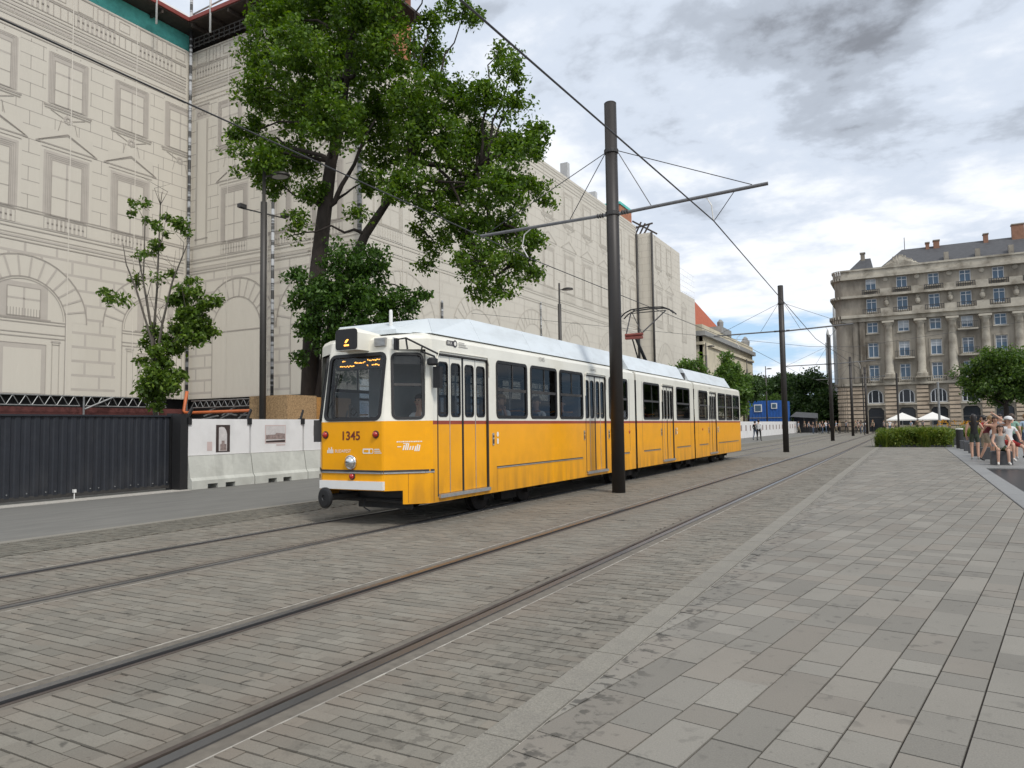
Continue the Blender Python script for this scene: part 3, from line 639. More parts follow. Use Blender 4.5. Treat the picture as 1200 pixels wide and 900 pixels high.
cp = MB().tube([T(-.30, .8, .44), T(-.48, -.02, .42)], .055, 10).tube([T(-.2, .5, .36), T(.7, .45, .34)], .03, 8).build('coupler_bar', 'dark_metal', tram)
MB().lathe(T(-.49, -.02, .42), [(.155, 0), (.165, .015), (.165, .05), (.13, .065), (.05, .067), (.04, .05)], 24, Vector((-.2, -1, 0))).build('buffer_disc', 'black_rubber', cp)
MB().tube([T(.1, .2, .4), T(.15, .12, .28), T(.25, .15, .22)], .012, 6).build('loose_cable', 'black_rubber', tram)
# mirror, guard rail above the cab window
mi = MB().box(TX+1.20, TX+1.33, TY0+.52, TY0+.60, 2.13, 2.46).build('mirror', 'black_rubber', tram)
MB().tube([T(1.26, .56, 2.45), T(1.24, .50, 2.62), T(1.06, .42, 2.70)], .016, 6).build('mirror_arm', 'black_rubber', mi)
MB().lathe(T(1.22, .48, 2.60), [(.05, 0), (.085, .03), (.085, .1), (.06, .12)], 12, (0, 0, -1)).build('mirror_joint', 'black_rubber', mi)
MB().tube([T(.80, .15, 2.72), T(.82, .13, 2.88), T(.92, .20, 2.90), T(1.28, .55, 2.66)], .016, 6).tube([T(.92, .20, 2.90), T(.92, .24, 2.73)], .014, 6).tube([T(1.1, .38, 2.78), T(1.06, .40, 2.68)], .012, 6).box(TX+.745, TX+.80, TY0+.12, TY0+.19, 2.72, 2.90).build('rain_rail', 'black_rubber', tram)
# side lettering
text('1345', .13, PLR, 4.30, 2.83, 'decal_grey', 'fleet_number', tram, d=.004, sx=1.1)
e1 = MB().panel(PLR, rrect(.98, 1.20, 2.85, 2.93, .01), d=.003).panel(PLR, rrect(1.17, 1.29, 2.83, 2.95, .058), d=.0045).build('operator_emblem', 'decal_dark', tram); text('BKK', .075, PLR, 1.0, 2.865, 'decal_white', 'emblem_letters', e1, d=.005)
MB().panel(PLR, rrect(1.195, 1.265, 2.855, 2.925, .034), d=.006).build('emblem_ring', 'decal_white', e1)
for k in range(3): MB().panel(PLR, [(1.34, 2.845+k*.035), (1.62-.05*k, 2.845+k*.035), (1.62-.05*k, 2.857+k*.035), (1.34, 2.857+k*.035)], d=.003).build('emblem_lines', 'decal_grey', e1)
text('BUDAPEST', .075, PLR, 7.02, 2.80, 'decal_grey', 'city_lettering', tram, d=.004)
text('BUDAPEST', .06, PLR, 18.4, 2.83, 'decal_grey', 'city_lettering', tram, d=.004)
sp_, (sa, sb, sc_, sd_) = SW[0]
low = Plane(T(.655, .04, 0), (.43, .42, 0), (0, 0, 1))
m_ = MB(); u = .16
while u < .56: wd = rl_.uniform(.012, .03); m_.panel(low, [(u, 1.29), (u+wd, 1.29), (u+wd, 1.29+rl_.uniform(.014, .022)), (u, 1.306)], d=.004); u += wd+.008
tag(m_.build('small_lettering', 'decal_white', tram), None, None, kind='stuff'); m_ = MB()
for k, (u, h) in enumerate(((.25, .075), (.285, .10), (.315, .10), (.35, .06), (.39, .06), (.43, .06), (.46, .085), (.49, .075))): m_.panel(low, [(u, 1.17-(.02 if k > 4 else 0)), (u+.02, 1.17-(.02 if k > 4 else 0)), (u+.038, 1.17+h), (u+.018, 1.17+h)], d=.004)
tag(m_.build('slogan_lettering', 'decal_white', tram), None, None, kind='stuff')
MB().panel(low, [(.17, 1.215), (.23, 1.215), (.23, 1.228), (.17, 1.228)], d=.004).panel(low, [(.26, 1.265), (.34, 1.265), (.34, 1.275), (.26, 1.275)], d=.004).build('slogan_underline', 'decal_white', tram)
MB().panel(low, [(.335, .36), (.34, .36), (.34, .81), (.335, .81)], d=.003).build('panel_joint', 'decal_maroon', tram)
MB().panel(PLR, [(.595, .36), (.602, .36), (.602, .86), (.595, .86)], d=.003).build('panel_joint', 'decal_maroon', tram)
for yy in (9.62, 17.35): MB().lathe(T(HW, yy, 1.33), [(.045, 0), (.04, .012), (.01, .015)], 12, (1, 0, 0)).build('side_reflector', 'lens_red', tram)
# roof fairing panels
def fair_sec(y0, y1, wb0, wt0, zt0, wb1, wt1, zt1, name='roof_fairing', ends=(0, 0), zb=3.03):
    m = MB(); A = [T(wb0, y0, zb), T(wt0, y0, zt0), T(-wt0, y0, zt0), T(-wb0, y0, zb)]; B = [T(wb1, y1, zb), T(wt1, y1, zt1), T(-wt1, y1, zt1), T(-wb1, y1, zb)]
    m.add(A+B, [(0, 4, 5, 1), (1, 5, 6, 2), (2, 6, 7, 3), (3, 7, 4, 0)])
    m.add(A, [(3, 2, 1, 0)][::1]); m.add(B, [(0, 1, 2, 3)]); return m.build(name, 'fairing_silver', tram)
g = .006
fair_sec(.45, .76, .55, .53, 3.10, 1.02, .94, 3.27)
ys = [.77, 2.27, 4.26, 5.95, 7.7, 9.32]; zt = [3.275, 3.46, 3.46, 3.46, 3.46, 3.46]; wt_ = [.94, .78, .78, .78, .78, .78]
for i in range(5): fair_sec(ys[i], ys[i+1]-g, 1.02 if i else 1.02, wt_[i], zt[i], 1.02, wt_[i+1], zt[i+1])
fair_sec(10.04, 12.6-g, 1.02, .78, 3.46, 1.02, .78, 3.46); fair_sec(12.6, 15.55, 1.02, .78, 3.46, 1.02, .78, 3.46)
fair_sec(16.15, 19.8-g, 1.02, .78, 3.46, 1.02, .78, 3.46); fair_sec(19.8, 22.7-g, 1.02, .78, 3.46, 1.02, .78, 3.44); fair_sec(22.7, 24.0, 1.02, .78, 3.44, .8, .6, 3.10)
MB().box(TX-.95, TX+.95, TY0+.9, TY0+9.2, 3.0, 3.04).box(TX-.95, TX+.95, TY0+10.3, TY0+15.4, 3.0, 3.04).box(TX-.95, TX+.95, TY0+16.4, TY0+23.5, 3.0, 3.04).build('roof_frame', 'dark_metal', tram)
for ya in (9.5, 15.75):
    m_ = MB()
    for k in range(4): m_.box(TX-.7, TX+.7, TY0+ya+k*.11, TY0+ya+.05+k*.11, 3.02, 3.36)
    m_.box(TX-.6, TX+.9, TY0+ya+.03, TY0+ya+.35, 3.02, 3.28); m_.build('roof_equipment', 'dark_metal', tram)
# pantograph
pg = MB().box(TX-.5, TX+.5, TY0+13.9, TY0+14.9, 3.47, 3.52).tube([T(-.35, 14.7, 3.55), T(.35, 14.7, 3.55)], .05, 8).build('pantograph', 'dark_metal', tram)
MB().tube([T(.05, 14.6, 3.55), T(.0, 13.55, 4.42)], [.06, .045], 8).tube([T(-.18, 14.5, 3.55), T(-.12, 13.6, 4.40)], .025, 6).build('lower_arm', 'black_rubber', pg)
pm('rusty_red', (0.20, 0.05, 0.035), .6, .2, 6)
MB().tube([T(-.3, 13.5, 4.42), T(.3, 13.5, 4.42)], .05, 8).box(TX-.28, TX+.28, TY0+13.42, TY0+13.58, 4.28, 4.36).build('knee_joint', 'rusty_red', pg)
MB().tube([T(-.26, 13.5, 4.45), T(-.62, 15.0, 5.36)], .022, 6).tube([T(.26, 13.5, 4.45), T(.62, 15.0, 5.36)], .022, 6).tube([T(.26, 13.5, 4.45), T(-.55, 15.0, 5.34)], .016, 6).tube([T(-.62, 15.0, 5.36), T(.62, 15.0, 5.36)], .016, 6).build('upper_arm', 'dark_metal', pg)
for dy in (-.17, .17):
    MB().tube([T(-.93, 15.0+dy, 5.22), T(-.78, 15.0+dy, 5.36), T(-.55, 15.0+dy, 5.46), T(0, 15.0+dy, 5.49), T(.55, 15.0+dy, 5.46), T(.78, 15.0+dy, 5.36), T(.93, 15.0+dy, 5.22)], .024, 6).build('collector_bow', 'black_rubber', pg)
MB().tube([T(-.5, 14.83, 5.46), T(-.5, 15.17, 5.46)], .02, 6).tube([T(.5, 14.83, 5.46), T(.5, 15.17, 5.46)], .02, 6).build('bow_link', 'dark_metal', pg)
# bogies
whm = None
for yc in (3.45, 10.15, 16.25, 21.2):
    bo = MB().box(TX-.72, TX-.62, TY0+yc-1.15, TY0+yc+1.15, .28, .46).box(TX+.72, TX+.84, TY0+yc-1.15, TY0+yc+1.15, .26, .46).box(TX-.7, TX+.8, TY0+yc-.2, TY0+yc+.2, .3, .6).box(TX+.74, TX+.9, TY0+yc-.3, TY0+yc+.3, .14, .3).build('bogie', 'undercarriage', tram)
    for dy in (-.85, .85):
        for x, ax in ((.66, 1), (-.80, 1)):
            if whm is None: whm = MB().lathe((0, 0, 0), [(.05, 0), (.30, .0), (.335, .015), (.335, .11), (.36, .12), (.36, .14)], 24, (-1, 0, 0)).build('wheel', 'undercarriage', bo, raw=True); wo_ = whm
            else: wo_ = inst(whm, bo)
            wo_.location = (x+.13 if x > 0 else x+.13, yc+dy, .335)
        MB().box(TX+.84, TX+.92, TY0+yc+dy-.12, TY0+yc+dy+.12, .2, .46).build('axle_box', 'undercarriage', bo)
m_ = MB()
for q0, q1 in ((4.9, 6.1), (6.5, 8.3), (11.6, 14.4), (17.8, 19.4)): m_.box(TX-.8, TX+.85, TY0+q0, TY0+q1, .24, .62)
m_.build('equipment_box', 'undercarriage', tram)
# interior: seats, poles, cab
st0 = None
for yc in [2.75+.82*k for k in range(5)]+[8.5, 9.2]+[11.2, 12.0, 14.4, 15.2]+[17.3, 18.1, 20.2, 21.0, 21.8, 22.6]:
    for x in (.78, -.78):
        if st0 is None:
            sb_ = MB().box(-.20, .20, -.2, .2, 1.25, 1.30).box(-.20, .20, .17, .22, 1.30, 1.82).box(-.03, .03, -.03, .03, .86, 1.25); st0 = sb_.build('passenger_seat', 'seat_blue', tram, raw=True); so = st0
        else: so = inst(st0, tram)
        so.location = (x, yc, -.05)
        hb = MB().beam(T(x-.18, yc+.25, 1.82), T(x+.22, yc+.25, 1.82), .03).build('seat_handle', 'handrail_orange', tram)
for yc in (2.35, 4.4, 6.6, 8.0, 11.0, 12.4, 13.9, 17.0, 18.2, 19.6, 21.4):
    MB().tube([T(.42, yc, .86), T(.42, yc, 2.73)], .017, 6).build('grab_pole', 'handrail_orange' if int(yc*10) % 3 == 0 else 'alu_trim', tram)
MB().tube([T(.6, 2.4, 2.45), T(.6, 9.8, 2.45)], .015, 6).tube([T(-.6, 2.4, 2.45), T(-.6, 9.8, 2.45)], .015, 6).build('grab_rail', 'alu_trim', tram)
MB().box(TX-1.0, TX+.18, TY0+1.62, TY0+1.68, .86, 2.7).build('cab_partition', 'interior_panel', tram); MB().box(TX+.12, TX+.18, TY0+.75, TY0+1.62, .86, 2.7).build('cab_door', 'interior_panel', tram)
MB().box(TX-.35, TX+.05, TY0+1.55, TY0+1.61, 1.05, 2.45).build('white_cab_panel', 'white_paint', tram); MB().panel(Plane(T(-.15, 1.53, 1.98), (1, 0, 0), (0, 0, 1)), rrect(-.07, .07, -.07, .07, .068), d=0).build('round_sticker', 'decal_dark', tram)
MB().box(TX-.95, TX+.62, TY0+.16, TY0+.55, 1.30, 1.66).box(TX-.4, TX+.4, TY0+.10, TY0+.3, 1.5, 1.635).build('dashboard', 'interior_dark', tram)
for k in range(7): MB().box(TX-.45+k*.15, TX-.40+k*.15, TY0+.10, TY0+.16, 1.655, 1.685).build('dash_knob', 'black_rubber', tram)
MB().box(TX+.30, TX+.75, TY0+1.30, TY0+1.38, 1.2, 2.0).box(TX+.30, TX+.75, TY0+.9, TY0+1.35, 1.1, 1.22).build('driver_seat', 'seat_blue', tram)
MB().tube([T(-.25, .25, 1.65), T(-.3, .3, 1.9), T(-.25, .32, 1.9)], .012, 6).tube([T(-.30, .3, 1.78), T(-.22, .3, 1.85), T(-.15, .3, 1.78), T(-.22, .3, 1.72), T(-.30, .3, 1.78)], .014, 6).build('control_lever', 'black_rubber', tram)
# ------------------------------------------------------------------ building wrapped in printed netting
XA, XC, YB, ZN = -38.46, -25.0, 29.12, 3.45
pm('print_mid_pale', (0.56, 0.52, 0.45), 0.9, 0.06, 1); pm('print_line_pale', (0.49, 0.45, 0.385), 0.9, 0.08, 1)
pm('net', (0.60, 0.56, 0.485), 0.9, 0.035, .35, 0.6, 1.1, bdist=.06, stretch=(1, 1, .25), dirt=(0.53, 0.49, 0.42), dscale=.25, damt=.35)
pm('print_mid', (0.47, 0.43, 0.38), 0.9, 0.06, 1); pm('print_line', (0.37, 0.335, 0.295), 0.9, 0.08, 1); pm('net_seam', (0.63, 0.59, 0.52), .9, .05, 2)
pm('teal_net', (0.12, 0.52, 0.46), 0.8, 0.25, 1.5); pm('red_fascia', (0.22, 0.045, 0.035), .6, .15, 2); pm('dark_timber', (0.055, 0.042, 0.034), .8, .3, 3)
pm('galvanised', (0.27, 0.275, 0.275), .5, .25, 4, metal=.6); pm('roof_sheet', (0.50, 0.50, 0.49), .6, .15, .6); pm('brick_orange', (0.42, 0.17, 0.09), .8, .2, 3, rnd=.1); pm('site_dark', (0.040, 0.038, 0.036), .9, .3, 2)
pm('pipe_orange', (0.50, 0.13, 0.04), .5, .1, 3); pm('plinth_red', (0.105, 0.032, 0.028), .8, .2, 2)
def banded(name, c0, c1, sc):
    m = bpy.data.materials.new(name); m.use_nodes = True; t = m.node_tree; b = t.nodes['Principled BSDF']; ge = nd(t, 'ShaderNodeNewGeometry'); n = nd(t, 'ShaderNodeTexNoise', i_Scale=1.0, i_Detail=3.0)
    mp = nd(t, 'ShaderNodeMapping'); mp.inputs['Scale'].default_value = (.3, .3, sc); t.links.new(ge.outputs['Position'], mp.inputs[0]); t.links.new(mp.outputs[0], n.inputs['Vector'])
    t.links.new(ramp(t, n.outputs['Fac'], [(.45, c0), (.55, c1)], 'LINEAR'), b.inputs['Base Color']); b.inputs['Roughness'].default_value = .6; MT[name] = m
banded('scaffold_tube', (0.05, 0.05, 0.05), (0.40, 0.41, 0.42), 4.0)
LOC = Plane((0, 0, 0), (0, 1, 0), (0, 0, 1))      # prints are drawn facing +X around the origin
D0, D1, D2, D3 = .006, .012, .018, .024
class Print(MB):                                   # materials: 0 net colour, 1 mid, 2 line
    def rect(s, a, b, c, d, mi, dd): s.mi = mi; s.quad(*[LOC.p(*q, dd) for q in ((a, c), (b, c), (b, d), (a, d))]); return s
    def line(s, a, b, w_, mi=2, dd=D3):
        s.mi = mi; dx, dy = b[0]-a[0], b[1]-a[1]; l = sqrt(dx*dx+dy*dy); nx, ny = -dy/l*w_/2, dx/l*w_/2
        s.quad(*[LOC.p(*q, dd) for q in ((a[0]-nx, a[1]-ny), (b[0]-nx, b[1]-ny), (b[0]+nx, b[1]+ny), (a[0]+nx, a[1]+ny))][::1]); return s
    def frame(s, a, b, c, d, w_, mi=2, dd=D3):
        for p, q in (((a, c), (b, c)), ((b, c), (b, d)), ((b, d), (a, d)), ((a, d), (a, c))): s.line(p, q, w_, mi, dd)
        return s
    def done(s, name): return s.build(name, ['net', 'print_mid', 'print_line'])
    def arc(s, cx_, cy_, r, a0, a1, w_, n=18, mi=2, dd=D3):
        for k in range(n):
            t0, t1 = a0+(a1-a0)*k/n, a0+(a1-a0)*(k+1)/n; s.line((cx_+r*cos(t0), cy_+r*sin(t0)), (cx_+r*cos(t1), cy_+r*sin(t1)), w_, mi, dd)
        return s
def panes(p, a, b, c, d, rows=3):
    p.rect(a, b, c, d, 0, D2); m = (a+b)/2; p.line((m, c), (m, d), .10, 1); p.frame(a, b, c, d, .05)
    for k in range(1, rows): v = c+(d-c)*k/rows+(.15 if k == rows-1 else 0); p.line((a, v), (b, v), .09 if k == rows-1 else .05, 1 if k == rows-1 else 2)
def window_up():
    p = Print(); p.rect(-1.15, 1.15, 18.3, 21.5, 0, D0); p.rect(-1.05, 1.05, 18.62, 21.35, 1, D1); panes(p, -.72, .72, 18.65, 20.95)
    for e in (.80, .88, .96): p.frame(-e, e, 18.62, 20.4+e, .02, 2, D3)
    p.line((-1.25, 18.5), (1.25, 18.5), .10); p.line((-1.2, 18.36), (1.2, 18.36), .05); p.arc(0, 18.02, .16, 0, 2*pi, .14, 10, 1); p.line((-.9, 18.3), (-.25, 18.05), .04); p.line((.9, 18.3), (.25, 18.05), .04); p.line((-.35, 17.9), (-.5, 17.3), .03); p.line((.35, 17.9), (.5, 17.3), .03)
    return p.done('printed_window')
def window_mid():
    p = Print(); p.rect(-1.35, 1.35, 12.0, 17.3, 0, D0); p.rect(-1.18, 1.18, 12.72, 16.1, 1, D1); panes(p, -.78, .78, 12.75, 15.65)
    for e in (.86, .95, 1.05): p.frame(-e, e, 12.72, 14.9+e, .022, 2, D3)
    for k in (0, .09, .2): p.line((-1.55+k, 16.48+k*.45), (0, 17.25-k*.4), .05); p.line((1.55-k, 16.48+k*.45), (0, 17.25-k*.4), .05)
    p.line((-1.6, 16.45), (1.6, 16.45), .07); p.line((-1.3, 16.25), (1.3, 16.25), .04)
    p.rect(-1.2, 1.2, 11.98, 12.62, 0, D1)
    for k in range(9): u = -.9+k*.225; p.line((u, 12.02), (u, 12.55), .10, 1); p.line((u-.05, 12.28), (u+.05, 12.28), .10)
    p.frame(-1.1, 1.1, 11.98, 12.6, .03); return p.done('printed_window')
def arch():
    p = Print(); cz, ri, ro = 7.3, 2.05, 3.15
    pts = [(ro*cos(pi*k/24), cz+ro*sin(pi*k/24)) for k in range(25)]; p.mi = 0; p.panel(LOC, pts, d=D0); p.rect(-ri-.35, ri+.35, ZN+.05, cz, 0, D0)
    p.arc(0, cz, ri, 0, pi, .06, 24); p.arc(0, cz, ro, 0, pi, .07, 24); p.arc(0, cz, ri-.12, 0, pi, .03, 24)
    for k in range(1, 15): t = pi*k/15; p.line((ri*cos(t), cz+ri*sin(t)), (ro*cos(t), cz+ro*sin(t)), .09, 1)
    for e in (7.05, 7.2, 6.55, 6.35): p.line((-ri, e), (ri, e), .05)
    p.rect(-1.15, 1.15, 7.28, 9.05, 1, D1); panes(p, -.78, .78, 7.35, 8.8, 2)
    for k in range(12): u = -.75+k*.136; p.line((u, 7.3), (u, 7.75), .035)
    p.line((-1.3, 7.25), (1.3, 7.25), .08); p.rect(-1.1, 1.1, ZN+.05, 6.0, 1, D1); p.rect(-.88, .88, ZN+.08, 5.75, 0, D2); p.frame(-1.1, 1.1, ZN+.05, 6.0, .03)
    for u in (-1.75, -1.4, 1.4, 1.75): p.line((u, ZN+.05), (u, 6.2), .035)
    for u in (-1.58, 1.58): p.line((u-.25, 6.2), (u+.25, 6.2), .10, 1); p.line((u-.2, 6.05), (u+.2, 6.05), .03)
    for u in (-ri, ri): p.line((u, ZN+.05), (u, cz), .05)
    return p.done('printed_arch')
def blank_arch():
    p = Print(); cz, ri, ro = 7.3, 2.05, 3.15
    p.mi = 0; p.panel(LOC, [(ro*cos(pi*k/24), cz+ro*sin(pi*k/24)) for k in range(25)], d=D0); p.rect(-ri, ri, ZN+.05, cz, 0, D0)
    p.arc(0, cz, ri, 0, pi, .05, 24); p.arc(0, cz, ro, 0, pi, .07, 24)
    for k in range(1, 15): t = pi*k/15; p.line((ri*cos(t), cz+ri*sin(t)), (ro*cos(t), cz+ro*sin(t)), .09, 1)
    p.line((-ri, 7.35), (ri, 7.35), .06); p.line((-ri, ZN+.05), (-ri, cz), .05); p.line((ri, ZN+.05), (ri, cz), .05); return p.done('printed_arch')
def cornice(w_, n):
    p = Print(); h = w_/2
    for v, t in ((21.75, .05), (22.0, .035), (22.35, .09), (22.5, .03), (22.75, .05), (22.95, .10), (23.12, .04), (23.3, .04), (24.02, .06), (24.12, .03), (24.98, .04)): p.line((-h, v), (h, v), t, 1 if t > .06 else 2)
    for k in range(n*4): u = -h+w_*(k+.5)/(n*4); p.rect(u-.14, u+.02, 22.56, 22.72, 1, D1)
    for k in range(9): u = -h+w_*(.16+.07*k); p.line((u, 23.34), (u, 23.98), .11, 1); p.line((u-.06, 23.66), (u+.06, 23.66), .12)
    for u in (-h+.02, -h+w_*.10, -h+w_*.80, -h+w_*.9): p.line((u, 23.3), (u, 24.0), .04)
    p.frame(-h+w_*.15, -h+w_*.38, 24.2, 24.95, .03); p.frame(-h+w_*.45, -h+w_*.55, 24.15, 24.95, .06, 1); p.frame(-h+w_*.62, -h+w_*.72, 24.15, 24.95, .06, 1); p.frame(-h+w_*.8, -h+w_*.97, 24.3, 24.8, .03)
    for v, t in ((11.1, .05), (11.3, .10), (11.45, .03), (11.75, .05), (11.95, .07), (12.66, .05), (12.78, .03), (17.75, .0)):
        if t: p.line((-h, v), (h, v), t, 1 if t > .06 else 2)
    for u in (-h+.1, h-.1): p.frame(u-.2, u+.2, 12.0, 12.62, .03)
    return p.done('printed_cornice')
def stonework(u0, u1, seed):                       # ashlar above, heavy rustication below
    p = Print(); r_ = random.Random(seed); v = 12.8; k = 0
    while v < 21.6:
        p.line((u0, v), (u1, v), .035, 2, .003); u = u0+(.6 if k % 2 else 1.25)
        while u < u1: p.line((u, v), (u, min(v+.72, 21.6)), .035, 2, .003); u += 1.25
        v += .72; k += 1
    v = ZN+.35; k = 0
    while v < 11.0:
        p.line((u0, v), (u1, v), .13, 1, .003); u = u0+(.7 if k % 2 else 1.5)
        while u < u1: p.line((u, v), (u, min(v+.75, 11.05)), .12, 1, .0025); u += 1.55
        v += .75; k += 1
    return p.done('printed_stonework')
wu, wm, ar, ba, co_ = window_up(), window_mid(), arch(), blank_arch(), cornice(3.6, 5)
protos = [wu, wm, ar, ba, co_]
def facade(name, label, o, rz, w_, ztop, ups, mids, arches, blanks, corn, seed, pil=()):
    t = thing(name, label, 'scaffold net', o, 'printed scaffold nets on the palace'); R_ = Matrix.Rotation(rz, 3, 'Z')
    def put(src, u, st=False): q = R_ @ Vector((0, u, 0)); o2 = inst(src, t, (q.x, q.y, 0), rz); o2['kind'] = 'stuff'; return o2
    n = max(1, round(w_/3.6))
    for k in range(n):
        a, b = w_*k/n, w_*(k+1)/n; m = MB(); m.quad(*[LOC.p(*q) for q in ((a, ZN), (b, ZN), (b, ztop), (a, ztop))]); s_ = m.build('net_sheet', 'net', t, raw=True); s_.rotation_euler = (0, 0, rz)
        if k: m = MB(); m.quad(*[LOC.p(*q, .026) for q in ((a-.025, ZN), (a+.025, ZN), (a+.025, ztop), (a-.025, ztop))]); s_ = m.build('net_seam', 'net_seam', t, raw=True); s_.rotation_euler = (0, 0, rz)
    st = stonework(0, w_, seed); st.parent = t; st.rotation_euler = (0, 0, rz); tag(st, None, None, kind='stuff')
    for u in ups: put(wu, u)
    for u in mids: put(wm, u)
    for u in arches: put(ar, u)
    for u in blanks: put(ba, u)
    for u in corn: put(co_, u)
    for u in pil:
        p = Print(); p.rect(u-.55, u+.55, 12.85, 21.6, 0, D0)
        for e in (-.5, -.42, .42, .5): p.line((u+e, 12.9), (u+e, 20.6), .03)
        p.rect(u-.55, u+.55, 20.7, 21.5, 1, D1)
        for e in (-.3, 0, .3): p.arc(u+e, 21.0, .13, 0, 2*pi, .05, 8)
        p.line((u-.65, 21.55), (u+.65, 21.55), .08); p.line((u-.6, 13.2), (u+.6, 13.2), .05); s_ = p.done('printed_pilaster'); s_['kind'] = 'stuff'; s_.parent = t; s_.rotation_euler = (0, 0, rz)
    return t
A0 = 3.5                                            # facade A runs from Y=A0 to YB
fa_ = facade('printed_net', 'beige netting printed with a palace front above the black fence', (XA, A0, 0), 0, YB-A0, 25.1,
       [21.65-A0+3.56*k for k in (-4, -3, -2, -1, 0, 1)]+[28.35-A0], [21.65-A0+3.56*k for k in (-4, -3, -2, -1, 0, 1)], [19.7-A0-7.2, 19.7-A0, 26.9-A0], [], [1.8+3.6*k for k in range(7)], 3)
fb_ = facade('printed_net', 'beige printed netting facing the camera at the inner corner behind the tall tree', (XA, YB, 0), -pi/2, XC-XA, 25.1,
       [3.5, 7.0, 11.5], [3.95, 7.4, 11.2], [], [4.2, 10.6], [1.8, 5.4, 9.0, 11.6], 5, pil=(1.05,))
fc_ = facade('printed_net', 'long beige printed netting running away behind the tram', (XC, YB, 0), 0, 73.6-YB, 22.8,
       [2.6+4.05*k for k in range(11)], [2.6+4.05*k for k in range(11)], [], [3.8+8.1*k for k in range(5)], [], 8, pil=(.7,))
p = Print()
for v, t_ in ((21.75, .05), (22.05, .08), (22.35, .05), (22.6, .1), (11.1, .05), (11.3, .10), (11.75, .05), (11.95, .07), (12.66, .05)): p.line((0, v), (73.6-YB, v), t_, 1 if t_ > .06 else 2)
s_ = p.done('printed_cornice'); s_.parent = fc_; s_['kind'] = 'stuff'
YD = 73.6
for ch in fc_.children:                     # the long front carries a fainter print, swapped in below
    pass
fd_ = facade('printed_net', 'narrow printed net return of the far projecting pavilion', (XC, YD, 0), -pi/2, 1.6, 21.9, [], [], [], [], [], 9)
fe_ = facade('printed_net', 'printed net front of the far projecting pavilion', (XC+1.6, YD, 0), 0, 84.6-YD, 21.9, [2.5, 6.5], [2.5, 6.5], [], [4.5], [], 10)
ff_ = facade('printed_net', 'farthest low stretch of printed net beside the cream building', (XC, 84.6, 0), 0, 12.7, 18.4, [3], [3, 7], [], [5], [], 12)
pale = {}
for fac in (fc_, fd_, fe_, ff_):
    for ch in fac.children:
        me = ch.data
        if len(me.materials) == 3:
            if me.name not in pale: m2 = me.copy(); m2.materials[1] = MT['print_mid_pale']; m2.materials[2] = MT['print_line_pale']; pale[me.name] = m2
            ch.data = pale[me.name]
for q in protos: bpy.data.objects.remove(q)
# the palace itself behind the nets
pal = thing('palace', 'wrapped palace behind the netting with its roof under scaffolding', 'building', (XA-4, 20, 0))
MB().box(XA-12, XA-.6, 3.5, YB+10, 0, 24.6).box(XA-12, XC-.6, YB+.6, YD+.5, 0, 22.3).box(XC-10, XC+1.2, YD+.5, 84.3, 0, 21.5).box(XC-10, XC-.4, 84.3, 97, 0, 18.0).build('wall', 'site_dark', pal)
MB().box(XA+.15, XA+.2, 3.5, YB, 1.0, 2.85).build('plinth', 'plinth_red', pal)
tn = MB().panel(Plane((XA-.3, 0, 0), (0, 1, 0), (0, 0, 1)), [(12, 24.9), (YB, 24.9), (YB, 26.3), (12, 26.3)]).build('teal_debris_net', 'teal_net', pal)
MB().box(XA-6, XA+.9, 3.5, YB-.9, 26.35, 26.5).box(XA-6, XC, YB-.9, YB+6, 26.35, 26.5).build('roof_deck', 'dark_timber', pal)
for k in range(9): MB().box(XA-.25, XA+.85, 8+k*2.3, 8.12+k*2.3, 26.12, 26.34).build('deck_joist', 'dark_timber', pal)
for k in range(8): MB().box(XA+1+k*1.6, XA+1.12+k*1.6, YB-.85, YB+2, 26.12, 26.34).build('deck_joist', 'dark_timber', pal)
MB().box(XA+.9, XA+.98, 3.5, YB-.9, 26.42, 26.66).build('fascia', 'red_fascia', pal); MB().box(XA+.9, XC+.2, YB-.98, YB-.9, 26.42, 26.66).build('fascia', 'red_fascia', pal)
MB().add([(XA+.8, 3.5, 26.72), (XA+.8, YB-.9, 26.72), (XA-9, YB+9, 33.5), (XA-9, 3.5, 33.5)], [(0, 1, 2, 3)]).build('roof', 'roof_sheet', pal)
MB().add([(XA+.8, YB-.9, 26.73), (XC, YB-.9, 26.73), (XC, YB+9, 33.5), (XA-9, YB+9, 33.5)], [(0, 1, 2, 3)]).build('roof', 'brick_orange', pal)
MB().box(-33, -27.5, YB+2.2, YB+8, 23, 31).build('brick_turret', 'brick_orange', pal)
MB().box(-31, -28, 77, 81, 20, 26.6).build('brick_chimney', 'brick_orange', pal); MB().box(-31.1, -27.9, 76.9, 81.1, 26.6, 26.9).build('copper_edge', 'teal_net', pal)
for yy, zz in ((52, 24.6), (58, 25.0), (64.5, 24.2)): MB().box(-26.6, -25.9, yy, yy+.5, 22, zz).build('roof_vent', 'roof_sheet', pal)
m_ = MB()
for k in range(6): m_.beam((XC+.8-.5*k, YD+.3, 21.9), (XC+1.2-.45*k, YD+.9, 23.0+.2*(k % 3)), .14)
m_.beam((XC-1.5, YD+.5, 22.6), (XC+1.8, YD+.2, 22.9), .15); m_.beam((XC+1.9, YD+1.4, 22.0), (XC-.6, YD+.7, 23.6), .15); tag(m_.build('loose_roof_timber', 'dark_timber', pal), None, None, kind='stuff')
